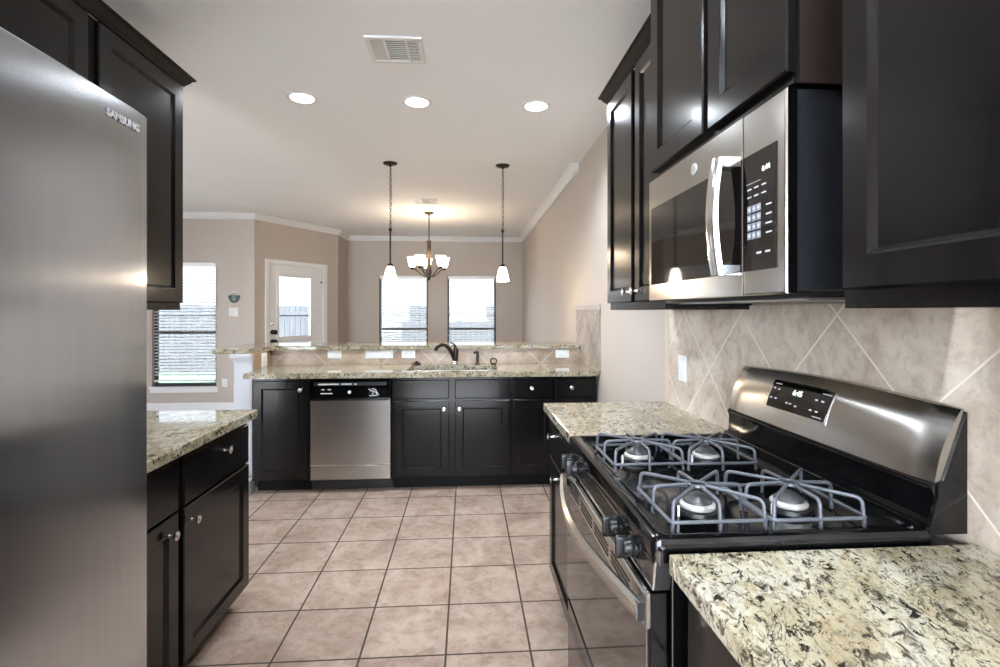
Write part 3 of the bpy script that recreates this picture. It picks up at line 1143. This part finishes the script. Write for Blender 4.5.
def bend(pts, r_=0.012, n=4):
    """round the corners of a polyline"""
    P = [Vector(p) for p in pts]
    out = [P[0]]
    for i in range(1, len(P) - 1):
        a, b, c_ = P[i - 1], P[i], P[i + 1]
        d0_, d1_ = (a - b), (c_ - b)
        q = min(r_, d0_.length * .45, d1_.length * .45)
        s0, s1 = b + d0_.normalized() * q, b + d1_.normalized() * q
        for k in range(n + 1):
            t = k / n
            out.append(s0.lerp(b, t).lerp(b.lerp(s1, t), t))
    out.append(P[-1])
    return out


for gx, gy in GR:
    hx, hy, zr, zt = 0.103, 0.103, 0.947, 0.989
    mb = MB()
    ring = bend([(gx, gy - hy, zr), (gx + hx, gy - hy, zr), (gx + hx, gy + hy, zr), (gx - hx, gy + hy, zr), (gx - hx, gy - hy, zr), (gx, gy - hy, zr)], 0.014, 5)[:-1]
    mb.tube(ring, 0.0042, 8, closed=True)
    for sx in (-1, 0, 1):
        for sy in (-1, 0, 1):
            if sx == 0 and sy == 0:
                continue
            ex, ey = gx + sx * (hx - .004 * abs(sx * sy)), gy + sy * (hy - .004 * abs(sx * sy))
            q = Vector((sx, sy)).normalized() * 0.020
            w_ = 0.030
            k = Vector((gx + sx * (hx - 0.004), gy + sy * (hy - .004)))
            mb.tube(bend([(ex, ey, zr - .020), (ex - sx * .003, ey - sy * .003, zt - .003), (gx + q.x, gy + q.y, zt)], 0.013, 4), 0.0042, 8)
    mb.tube([(gx + .020 * math.cos(a * PI / 6), gy + .020 * math.sin(a * PI / 6), zt - .001) for a in range(12)], 0.0042, 8, closed=True)
    mb.build('grate', M['iron'], rg, 50)

# control strip with trimmed border and four knobs
fC = lambda u, v, w: Vector((0.372 - w - (0.893 - v) * 0.10, u, v))
mb = MB()
mb.loft([rect(fC, RY0 + .004, RY1 - .004, 0.834, 0.893, i, w) for i, w in [(0, -.03), (0, 0), (.002, .002)]])
cp = mb.build('control_panel', M['black_satin'], rg)
mb = MB()
for (p, q, c_, d_) in ((RY0 + .004, RY1 - .004, .889, .893), (RY0 + .004, RY1 - .004, .834, .838), (RY0 + .004, RY0 + .009, .838, .889), (RY1 - .009, RY1 - .004, .838, .889)):
    mb.loft([rect(fC, p, q, c_, d_, 0, w) for w in (.0015, .0045)])
mb.build('panel_trim', M['chrome'], cp)
MB().loft([rect(fC, RY0 + .010, RY1 - .010, .839, .888, i, w) for i, w in [(0, .0), (.002, .0030)]]).build('panel_face', M['steel_dark'], cp)
for ky in (1.070, 1.175, 1.610, 1.690):
    o = fC(ky, .863, .003)
    ax = fC(ky, .863, 1) - o
    mb = MB().lathe([(0.024, 0), (0.024, .006), (0.020, .010), (0.0195, .022), (0.017, .026), (0, .027)], o, ax, 24)
    g0 = o + ax.normalized() * .012
    mb.box(g0.x - .030, g0.x - .002, ky - .0065, ky + .0065, .863 - .024, .863 + .024, 0.004)
    mb.build('knob', M['knob_black'], rg, 40)

# oven door
fO = face_negx(0.392)
DZ0, DZ1 = 0.375, 0.826
mb = MB()
mb.loft([rect(fO, RY0 + .006, RY1 - .006, DZ0, DZ1, i, w) for i, w in [(0, 0), (0, .032), (.004, .036)]])
od = mb.build('oven_door', M['black_gloss'], rg)
MB().loft([rect(fO, RY0 + .016, RY1 - .016, DZ0 + .012, 0.752, i, w) for i, w in [(0, .035), (.002, .0385)]]).build('door_glass', M['oven_glass'], od)
mb = MB()
mb.loft([rect(fO, RY0 + .006, RY1 - .006, 0.758, DZ1, i, w) for i, w in [(0, .034), (0, .042), (.004, .045)]])
vt = mb.build('door_top_trim', M['steel_range'], od)
mb = MB()
for s0 in (0, 1, 2, 3):
    ya = RY0 + .10 + s0 * .16
    for zz in (.774, .786, .798):
        mb.loft([rect(fO, ya, ya + .135, zz, zz + .006, 0, w) for w in (.044, .0458)])
mb.build('vent_slots', M['gap_shade'], od)
mb = MB()
pts, N = [], 18
for k in range(N + 1):
    s_ = k / N
    y = RY0 + .014 + (RY1 - RY0 - .028) * s_
    bow = 0.050 + 0.052 * math.sin(PI * s_)
    pts.append((y, bow))
rings = []
for y, b in pts:
    rings.append([fO(y, .774, b - .010), fO(y, .768, b), fO(y, .774, b + .009), fO(y, .799, b + .012), fO(y, .807, b + .002), fO(y, .801, b - .010)])
mb.loft(rings)
hd = mb.build('handle', M['steel_range'], od, 50)
for ya, yb in ((RY0 + .012, RY0 + .040), (RY1 - .040, RY1 - .012)):
    MB().loft([rect(fO, ya, yb, .770, .805, 0, w) for w in (.040, .058)]).build('handle_mount', M['black_satin'], od)
# storage drawer
mb = MB()
mb.loft([rect(fO, RY0 + .006, RY1 - .006, 0.075, 0.362, i, w) for i, w in [(0, 0), (0, .028), (.006, .034)]])
mb.build('drawer', M['black_gloss'], rg)

# backguard: black riser, leaning stainless clock panel
BY0, BY1 = RY0 + .006, RY1 - .010
mb = MB()
prof = [(1.012, 0.925), (0.928, 0.925), (0.928, 0.934), (0.940, 0.944), (0.948, 0.952), (0.950, 1.000), (0.944, 1.018), (0.950, 1.030), (1.012, 1.030)]
mb.prism(prof, lambda p, q, t: (p, t, q), BY0, BY1)
mb.tube([(0.9475, BY0 + .008, 1.017), (0.9475, BY1 - .004, 1.017)], .0055, 10)
mb.tube([(0.9335, BY0 + .008, 0.9405), (0.9335, BY1 - .004, 0.9405)], .006, 10)
bgd = mb.build('backguard', M['black_gloss'], rg, 30)
mb = MB()
mb.prism([(0.934, 0.926), (1.017, 0.926), (1.017, 1.174), (0.966, 1.034), (0.954, 1.028), (0.954, 1.000)], lambda p, q, t: (p, t, q), BY0 - .004, BY0 + .006)
mb.build('side_cheek', M['black_gloss'], rg)
# clock panel: section swept along Y with a crowned top
def section(s_, ins):
    arch = 0.014 * math.sin(PI * s_)
    b0, t0 = Vector((0.938, 1.030)), Vector((1.000, 1.178 + arch))
    b0 = b0 + Vector((0.004, 0.0)) * (1 - math.sin(PI * s_))
    ps = []
    for k in range(9):
        f = k / 8
        p = b0.lerp(t0, f)
        bulge = 0.010 * math.sin(PI * f)
        ps.append((p.x - bulge * .92 + ins, p.y + bulge * .38))
    ps.append((t0.x + .012, t0.y + .003))
    ps.append((1.016, t0.y - .004))
    ps.append((1.016, 1.030))
    return ps
mb = MB()
N = 24
rings = []
for k in range(N + 1):
    s_ = k / N
    ins = 0.008 if k in (0, N) else (0.002 if k in (1, N - 1) else 0)
    rings.append([(p, BY0 + (BY1 - BY0) * s_, q) for p, q in section(s_, ins)])
mb.loft(rings)
pn = mb.build('clock_panel', M['steel_range'], rg, 40)
def onpanel(y, f, w):
    s_ = (y - BY0) / (BY1 - BY0)
    ps = section(s_, 0)
    k = min(7, int(f * 8))
    a, b = Vector(ps[k]), Vector(ps[k + 1])
    p = a.lerp(b, f * 8 - k)
    nrm = Vector((-(b - a).y, (b - a).x)).normalized()
    p = p + nrm * w
    return Vector((p.x, y, p.y))
mb = MB()
def patch(mb, y0, y1, f0, f1, w, n=6, m=4):
    g = [[mb.bm.verts.new(onpanel(y0 + (y1 - y0) * i / n, f0 + (f1 - f0) * j / m, w)) for j in range(m + 1)] for i in range(n + 1)]
    h = [[mb.bm.verts.new(onpanel(y0 + (y1 - y0) * i / n, f0 + (f1 - f0) * j / m, w - .003)) for j in range(m + 1)] for i in range(n + 1)]
    for i in range(n):
        for j in range(m):
            mb.bm.faces.new((g[i][j], g[i + 1][j], g[i + 1][j + 1], g[i][j + 1]))
    per = [(i, 0) for i in range(n)] + [(n, j) for j in range(m)] + [(i, m) for i in range(n, 0, -1)] + [(0, j) for j in range(m, 0, -1)]
    for a, b in zip(per, per[1:] + per[:1]):
        mb.bm.faces.new((g[a[0]][a[1]], g[b[0]][b[1]], h[b[0]][b[1]], h[a[0]][a[1]]))
DY0, DY1, DF0, DF1 = 1.264, 1.520, 0.30, 0.79
patch(mb, DY0, DY1, DF0, DF1, .0022)
dp = mb.build('display', M['black_glass'], rg)
mb = MB()
patch(mb, DY0 - .006, DY1 + .006, DF0 - .03, DF1 + .03, .0010)
mb.build('display_bezel', M['chrome'], pn)
UPV = (onpanel(1.41, .7, 0) - onpanel(1.41, .45, 0)).normalized()
lettering('clock_digits', '6:45', 0.024, onpanel(1.395, .635, .0030), (0, -1, 0), UPV, M['digit'], dp, depth=.0002)
mb = MB()
for y, f in ((1.530, .78), (1.505, .78)):
    pass
marks = [(1.495, .745, .015, .014), (1.284, .735, .017, .014), (1.294, .345, .017, .016)]
for y, f in ((1.505, .655), (1.483, .645), (1.505, .47), (1.483, .47), (1.427, .44), (1.411, .44), (1.387, .42), (1.314, .61), (1.290, .61), (1.324, .43), (1.300, .43)):
    marks.append((y, f, .005, .026))
for y, f, dy, df in marks:
    patch(mb, y - dy, y + dy, f - df / 2, f + df / 2, .0028, 1, 1)
mb.build('display_lettering', M['mark'], dp)

# ------------------------------------------------------------------ microwave
r = thing('microwave', 'stainless over-the-range microwave hanging above the gas range', 'microwave', (0.84, 1.34, 1.415))
MY0, MY1, MZ0, MZ1 = 0.965, 1.722, 1.415, 1.834
MB().box(0.667, 1.018, MY0 + .002, MY1 - .002, MZ0 + .006, MZ1 - .002, 0.002).build('body', M['side_grey'], r)
fM = face_negx(0.69)
SEAM = 1.124
mb = MB()
mb.loft([rect(fM, SEAM + .0015, MY1, MZ0, MZ1, i, w) for i, w in [(0, .022), (0, .044), (.002, .046), (.003, .046)]])
md = mb.build('door', M['steel'], r)
mb = MB()
mb.loft([rect(fM, MY0, SEAM - .0015, MZ0, MZ1, i, w) for i, w in [(0, .022), (0, .042), (.003, .0455), (.005, .046)]])
mf = mb.build('control_fascia', M['steel'], r)
MB().loft([rect(fM, SEAM + .002, 1.700, 1.470, 1.736, i, w) for i, w in [(0, .0455), (.002, .0475)]]).build('door_glass', M['black_glass'], md)
MB().loft([rect(fM, 0.992, SEAM - .002, 1.470, 1.736, i, w) for i, w in [(0, .0455), (.002, .0475)]]).build('keypad_panel', M['black_glass'], mf)
mb = MB()
rings = []
for k in range(15):
    s_ = k / 14
    z = 1.468 + .288 * s_
    b = .078 + .014 * math.sin(PI * s_)
    y0_, y1_ = 1.168, 1.216
    rings.append([fM(y0_, z, b - .010), fM(y0_ + .004, z, b), fM((y0_ + y1_) / 2, z, b + .004), fM(y1_ - .004, z, b), fM(y1_, z, b - .010)])
mb.loft(rings)
for z in (1.468, 1.732):
    mb.loft([rect(fM, 1.170, 1.214, z, z + .024, 0, w) for w in (.045, .074)])
mb.build('handle', M['chrome'], md, 50)
RD = (0, -1, 0)
UZ = (0, 0, 1)
lettering('clock_digits', '6:44', 0.017, fM(1.030, 1.690, .0478), RD, UZ, M['digit'], mf, depth=.0001)
mb = MB()
for i in range(3):
    for j in range(4):
        cy, cz = 1.093 - i * .018, 1.610 - j * .020
        mb.loft([rect(fM, cy - .0075, cy + .0075, cz - .008, cz + .008, 0, w) for w in (.047, .0480)])
mb.build('keys', M['key'], mf)
mb = MB()
for cz in (1.656, 1.638):
    for cy in (1.093, 1.066, 1.038):
        mb.loft([rect(fM, cy - .008, cy + .008, cz - .0015, cz + .0015, 0, w) for w in (.047, .0479)])
for j in range(4):
    mb.loft([rect(fM, 1.010, 1.030, 1.608 - j * .020, 1.611 - j * .020, 0, w) for w in (.047, .0479)])
for cy in (1.056, 1.024):
    mb.loft([rect(fM, cy - .009, cy + .009, 1.507, 1.511, 0, w) for w in (.047, .0479)])
mb.loft([rect(fM, 1.05, 1.105, 1.668, 1.669, 0, w) for w in (.047, .0479)])
mb.build('key_lettering', M['mark'], mf)
mb = MB()
for i in range(3):
    for j in range(4):
        cy, cz = 1.093 - i * .018, 1.610 - j * .020
        mb.loft([rect(fM, cy - .002, cy + .002, cz - .003, cz + .003, 0, w) for w in (.0478, .0483)])
mb.build('key_digits', M['print'], mf)
# round maker emblem
lg = MB().lathe([(0.0165, 0), (0.0165, .002), (0.014, .003), (0, .003)], fM(1.372, 1.782, .046), (-1, 0, 0), 24).build('emblem', M['badge'], md)
lettering('emblem_letters', 'GE', 0.016, fM(1.372, 1.782, .0493), RD, UZ, M['steel_fridge'], md, depth=.0004)
MB().box(0.70, 1.01, MY0 + .01, MY1 - .01, MZ0 - .008, MZ0 + .006).build('underside', M['black_satin'], r)
mb = MB()
for k in range(9):
    mb.box(0.73 + k * .012, 0.737 + k * .012, 1.02, 1.30, MZ0 - .011, MZ0 - .008)
for k in range(9):
    mb.box(0.73 + k * .012, 0.737 + k * .012, 1.38, 1.66, MZ0 - .011, MZ0 - .008)
mb.build('grease_filter', M['nickel'], r)

# ------------------------------------------------------------------ sink and tap ware
r = thing('sink', 'stainless double-bowl sink set into the granite counter', 'sink', (-0.12, 4.085, 0.874))
mb = MB()
for a, b in ((SX0 - .008, -0.130), (-0.110, SX1 + .008)):
    y0_, y1_ = SY0 - .008, SY1 + .008
    mb.loft([rrect(a - .012 if a < -.2 else a, b + .012 if b > 0 else b, y0_ - .012, y1_ + .012, .03, .873),
             rrect(a, b, y0_, y1_, .05, .873), rrect(a + .004, b - .004, y0_ + .004, y1_ - .004, .05, .86),
             rrect(a + .012, b - .012, y0_ + .012, y1_ - .012, .06, .70), rrect(a + .04, b - .04, y0_ + .04, y1_ - .04, .07, .682)], cap0=False)
mb.build('bowls', M['steel_sink'], r, 40)
mb = MB()
mb.box(-0.131, -0.109, SY0, SY1, .84, .872, .004)
mb.build('divider', M['steel_sink'], r)
for x in (-0.30, 0.06):
    MB().lathe([(.045, 0), (.043, .003), (.03, .002), (.012, .004)], (x, 4.085, .682), (0, 0, 1), 24).build('drain', M['chrome'], r, 40)

r = thing('faucet', 'dark bronze swan-neck kitchen faucet behind the sink', 'faucet', (-0.105, 4.335, TOP))
fx, fy = -0.105, 4.335
MB().lathe([(.030, 0), (.031, .006), (.024, .014), (.022, .03)], (fx, fy, TOP), (0, 0, 1), 20).build('base', M['nickel'], r, 40, label='pale metal foot ring')
MB().lathe([(.020, .03), (.021, .05), (.0225, .09), (.023, .12), (.019, .145), (.010, .155), (0, .157)], (fx + .006, fy, TOP), (0, 0, 1), 20).build('body', M['bronze'], r, 50)
sp = [(fx, fy, TOP + .03), (fx - .018, fy - .01, TOP + .075), (fx - .045, fy - .03, TOP + .135), (fx - .075, fy - .05, TOP + .172),
      (fx - .105, fy - .07, TOP + .182), (fx - .135, fy - .085, TOP + .172), (fx - .156, fy - .095, TOP + .148), (fx - .160, fy - .098, TOP + .128)]
MB().tube(bend(sp, .02, 3), [.017] * 6 + [.0165] * 3 + [.016] * 100 if False else .0155, 12).build('spout', M['bronze'], r, 60)
MB().tube(bend([(fx + .006, fy, TOP + .148), (fx + .002, fy - .004, TOP + .168), (fx - .015, fy - .012, TOP + .186), (fx - .042, fy - .02, TOP + .192)], .012, 3), .008, 8).build('lever', M['bronze'], r, 60)

r = thing('soap_dispenser', 'dark bronze soap pump standing right of the faucet', 'dispenser', (0.092, 4.34, TOP))
MB().lathe([(.022, 0), (.022, .006), (.013, .012), (.011, .05), (.013, .075), (.012, .085), (0, .086)], (0.092, 4.34, TOP), (0, 0, 1), 18).build('body', M['bronze'], r, 40)
MB().tube(bend([(0.092, 4.34, TOP + .08), (0.092, 4.34, TOP + .105), (0.078, 4.335, TOP + .112), (0.058, 4.325, TOP + .100)], .012, 4), .010, 10).build('nozzle', M['bronze'], r, 50)

r = thing('sink_stopper', 'black sink stopper lying on the counter left of the faucet', 'stopper', (-0.435, 4.335, TOP))
MB().lathe([(.038, 0), (.040, .004), (.034, .009), (.012, .013), (.010, .024), (.016, .028), (.012, .034), (0, .035)], (-0.435, 4.335, TOP), (0, 0, 1), 24).build('disc', M['bronze'], r, 40)
mb = MB()
for a in range(4):
    mb.tube([(-0.435, 4.335, TOP + .012), (-0.435 + .034 * math.cos(a * PI / 2 + .4), 4.335 + .034 * math.sin(a * PI / 2 + .4), TOP + .020)], .0035, 6)
mb.build('spokes', M['bronze'], r)
r = thing('sink_strainer', 'small metal basket strainer standing on the counter edge of the sink', 'strainer', (0.232, 4.325, TOP))
MB().tube([(0.232 + .026 * math.cos(a * PI / 10), 4.325 + .008 * math.sin(a * PI / 10), TOP + .030 + .022 * math.sin(a * PI / 10)) for a in range(20)], .007, 8, closed=True).build('rim', M['antique'], r, 60)
MB().lathe([(.024, 0), (.026, .004), (.020, .010), (0, .012)], (0.232, 4.325, TOP), (0, 0, 1), 20).build('basket', M['bronze'], r, 50)

# ------------------------------------------------------------------ outlets, switches, wall sign
fS = face_negy(4.43)
outlet_plate(fS, -1.155, 1.000, .118, .072, 'single white plate lying sideways, first from the bar corner', 'switch', name='switch_plate')
outlet_plate(fS, -0.770, 1.000, .240, .072, 'wide white double plate on the sink backsplash above the dishwasher', 'switch', n=2, name='switch_plate')
outlet_plate(fS, -0.515, 1.000, .118, .072, 'white outlet plate between the double plate and the faucet', 'outlet')
outlet_plate(fS, 0.857, 0.996, .122, .074, 'white plate at the end of the sink backsplash by the long wall', 'switch', name='switch_plate')
outlet_plate(face_posx(-1.69), 4.268, 0.972, .105, .118, 'white outlet plate on the bar wall return beside the white post', 'outlet', horizontal=False)
outlet_plate(face_negx(1.02), 2.292, 1.107, .078, .122, 'white switch plate on the diamond tile backsplash beside the range', 'switch', horizontal=False, name='switch_plate')
outlet_plate(fY1, -3.262, 1.366, .130, .125, 'square white switch plate under the dark half-round sign', 'switch', horizontal=False, n=2, name='switch_plate')
outlet_plate(fY1, -3.385, 0.375, .075, .120, 'pale outlet plate low on the wall between the tall window and post', 'outlet', horizontal=False)
# half-round sign
r = thing('wall_sign', 'small dark half-round sign hanging above the square switch plate', 'sign', fY1(-3.255, 1.565, 0))
poly = [(-3.255 + .078 * math.cos(a), 1.600 + .105 * math.sin(a)) for a in [PI + PI * k / 20 for k in range(21)]]
MB().prism(poly, lambda p, q, t: fY1(p, q, t), 0.0, 0.014).build('board', M['slate'], r)
MB().tube([fY1(-3.325, 1.600, .008), fY1(-3.295, 1.632, .006), fY1(-3.255, 1.642, .005), fY1(-3.215, 1.632, .006), fY1(-3.185, 1.600, .008)], .004, 6).build('hanger', M['print'], r)
mb = MB()
for v, w_ in ((1.578, .022), (1.556, .030), (1.536, .026)):
    mb.loft([rect(fY1, -3.255 - w_, -3.255 + w_, v - .005, v + .005, 0, t) for t in (.0135, .0155)])
mb.build('faint_lines', M['slate_text'], r)

# ------------------------------------------------------------------ ceiling fixtures
def spot(x, y, watts, col):
    d = bpy.data.lights.new('can_bulb', 'SPOT')
    d.energy = watts
    d.color = col
    d.spot_size = math.radians(150)
    d.spot_blend = 0.7
    d.shadow_soft_size = 0.06
    o = bpy.data.objects.new('can_bulb', d)
    o.location = (x, y, H - 0.012)
    return o


def bulb(loc, watts, col, rad, parent):
    d = bpy.data.lights.new('bulb_light', 'POINT')
    d.energy = watts
    d.color = col
    d.shadow_soft_size = rad
    o = bpy.data.objects.new('bulb_light', d)
    o.location = loc
    C.objects.link(o)
    adopt(o, parent)


def can(x, y, label):
    r = thing('recessed_light', label, 'light', (x, y, H), 'recessed ceiling lights')
    MB().lathe([(.096, 0), (.096, -.004), (.088, -.008), (.074, -.006), (.070, 0)], (x, y, H), (0, 0, 1), 40, False, False).build('trim_ring', M['white'], r, 50)
    MB().lathe([(.0715, -.0025), (.04, -.003), (.0, -.003)], (x, y, H), (0, 0, 1), 32, False, False).build('lens', M['can_glow'], r)
    o = spot(x, y, CAN_W, NEUT)
    C.objects.link(o)
    adopt(o, r)


can(-1.052, 3.255, 'round recessed ceiling light closest to the tall left cabinet')
can(-0.325, 3.270, 'round recessed ceiling light in the middle of the row of three')
can(0.458, 3.283, 'round recessed ceiling light closest to the long wall and microwave')
can(-1.052, 0.75, 'round recessed ceiling light above the refrigerator front')
can(-0.325, 0.75, 'round recessed ceiling light overhead in the middle of the aisle')
can(0.420, 0.75, 'round recessed ceiling light overhead by the microwave side')
can(-0.9, -1.6, 'added recessed ceiling light, unseen behind the camera by the fridge wall')  # added fill, not a known fixture
can(0.3, -1.6, 'added recessed ceiling light, unseen behind the camera by the range wall')  # likewise added out of view to brighten the kitchen


def pendant(x, y, label):
    r = thing('pendant_light', label, 'light', (x, y, H), 'pendant lights over the bar')
    MB().lathe([(.066, 0), (.066, -.006), (.058, -.014), (.022, -.022), (.012, -.028), (.006, -.036)], (x, y, H), (0, 0, 1), 28).build('canopy', M['bronze'], r, 50)
    mb = MB()
    z = H - .036
    k = 0
    while z > 2.140:
        a = k % 2
        pts = []
        for q in range(10):
            t = 2 * PI * q / 10
            dx, dz = .0085 * math.cos(t), .017 * math.sin(t)
            pts.append((x + (dx if a else 0), y + (0 if a else dx), z - .015 + dz))
        mb.tube(pts, .0024, 5, closed=True)
        z -= .0275
        k += 1
    mb.build('chain', M['bronze'], r, 60)
    MB().tube([(x + .007, y, H - .03), (x + .010, y + .004, 2.45), (x + .006, y - .003, 2.13)], .002, 5).build('cord', M['bronze'], r)
    MB().lathe([(.006, 0), (.016, -.012), (.016, -.020), (.008, -.032)], (x, y, 2.145), (0, 0, 1), 16).build('loop_collar', M['bronze'], r, 50)
    MB().tube([(x, y, 2.13), (x, y, 1.815)], .0075, 10).build('stem', M['bronze'], r, 50)
    MB().lathe([(.010, .02), (.024, .010), (.028, 0), (.028, -.010)], (x, y, 1.80), (0, 0, 1), 20).build('socket_cap', M['bronze'], r, 50)
    MB().lathe([(.026, 0), (.036, -.018), (.046, -.055), (.056, -.100), (.060, -.132), (.057, -.132), (.053, -.100), (.043, -.055), (.033, -.018), (.024, -.004)],
               (x, y, 1.790), (0, 0, 1), 32, False, False).build('glass_shade', M['shade_glow'], r, 60)
    MB().lathe([(0, -.012), (.014, -.02), (.022, -.05), (.022, -.07), (.012, -.088), (0, -.09)], (x, y, 1.785), (0, 0, 1), 16).build('bulb', M['bulb'], r, 60)
    bulb((x, y, 1.640), PEND_W, WARM, 0.03, r)


pendant(-0.705, 4.635, 'slim pendant light hanging in front of the dining window near the door')
pendant(0.333, 4.640, 'slim pendant light hanging nearer the long bare wall')

# chandelier
cx, cy = -0.525, 6.93
r = thing('chandelier', 'five-light bronze chandelier with glowing glass cups over the dining area', 'chandelier', (cx, cy, H))
MB().lathe([(.07, 0), (.07, -.006), (.055, -.018), (.03, -.026), (.012, -.034), (.008, -.05)], (cx, cy, H), (0, 0, 1), 28).build('canopy', M['antique'], r, 50)
MB().tube([(cx, cy, H - .04), (cx, cy, 2.33)], .008, 8).build('stem', M['antique'], r, 50)
MB().lathe([(.008, .03), (.034, .02), (.036, 0), (.024, -.012), (.030, -.03), (.030, -.10), (.026, -.20), (.024, -.30), (.034, -.36), (.040, -.42), (.022, -.46), (.028, -.49), (.016, -.515), (0, -.535)],
           (cx, cy, 2.33), (0, 0, 1), 20).build('column', M['antique'], r, 50)
for k in range(5):
    a = math.radians(100 + 72 * k)
    dx, dy = math.cos(a), math.sin(a)
    P = lambda q, z: (cx + dx * q, cy + dy * q, z)
    arm = MB().tube(bend([P(.02, 1.86), P(.07, 1.86), P(.13, 1.90), P(.18, 1.955), P(.222, 1.965), P(.236, 1.975)], .03, 3), .008, 8).build('arm', M['antique'], r, 50)
    MB().lathe([(.012, -.02), (.030, -.005), (.036, .006), (.030, .012)], P(.236, 1.975), (0, 0, 1), 18).build('cup', M['antique'], arm, 50)
    MB().lathe([(.030, .010), (.042, .03), (.053, .07), (.061, .115), (.072, .152), (.069, .152), (.058, .115), (.050, .07), (.042, .034), (.0, .014)],
               P(.236, 1.975), (0, 0, 1), 28, False, False).build('glass_cup', M['chand_glow'], arm, 60)
    bulb(P(.236, 2.165), CHAND_W, WARM, 0.04, arm)

# ceiling air registers
def register(x0, x1, y0, y1, label):
    r = thing('air_vent', label, 'vent', ((x0 + x1) / 2, (y0 + y1) / 2, H), 'ceiling air vents')
    w = x1 - x0
    z0, z1 = H - .012, H
    mb = MB()
    b = .024
    a1, a2 = x0 + w * .34, x0 + w * .72
    mb.box(x0, x1, y0, y0 + b, z0, z1, .003).box(x0, x1, y1 - b, y1, z0, z1, .003)
    mb.box(x0, x0 + b, y0 + b, y1 - b, z0, z1).box(x1 - b, x1, y0 + b, y1 - b, z0, z1)
    mb.box(a1 - .006, a1 + .006, y0 + b, y1 - b, z0, z1).box(a2 - .006, a2 + .006, y0 + b, y1 - b, z0, z1)
    mb.build('frame', M['white'], r)
    MB().box(x0 + b, x1 - b, y0 + b, y1 - b, H - .0015, H - .0005).build('duct_back', M['vent_in'], r)
    mb = MB()
    n = 6
    for i in range(n):
        xx = x0 + b + (a1 - x0 - b - .006) * (i + .5) / n
        mb.quad((xx + .006, y0 + b, z1 - .003), (xx - .005, y0 + b, z0 + .001), (xx - .005, y1 - b, z0 + .001), (xx + .006, y1 - b, z1 - .003))
    for i in range(4):
        xx = a2 + .006 + (x1 - b - a2 - .006) * (i + .5) / 4
        mb.box(xx - .003, xx + .003, y0 + b, y1 - b, z0 + .002, z1 - .003)
    for i in range(7):
        yy = y0 + b + (y1 - y0 - 2 * b) * (i + .5) / 7
        mb.box(a2 + .006, x1 - b, yy - .003, yy + .003, z0 + .002, z1 - .003)
    for i in range(11):
        yy = y0 + b + (y1 - y0 - 2 * b) * (i + .5) / 11
        mb.box(a1 + .006, a2 - .006, yy - .0012, yy + .0012, z0 + .004, z1 - .003)
    mb.build('louvres', M['white'], r)


register(-0.512, -0.226, 2.490, 2.745, 'white ceiling air vent near the camera, ahead of the recessed lights')
register(-0.66, -0.36, 6.06, 6.33, 'small white ceiling air vent just in front of the chandelier')
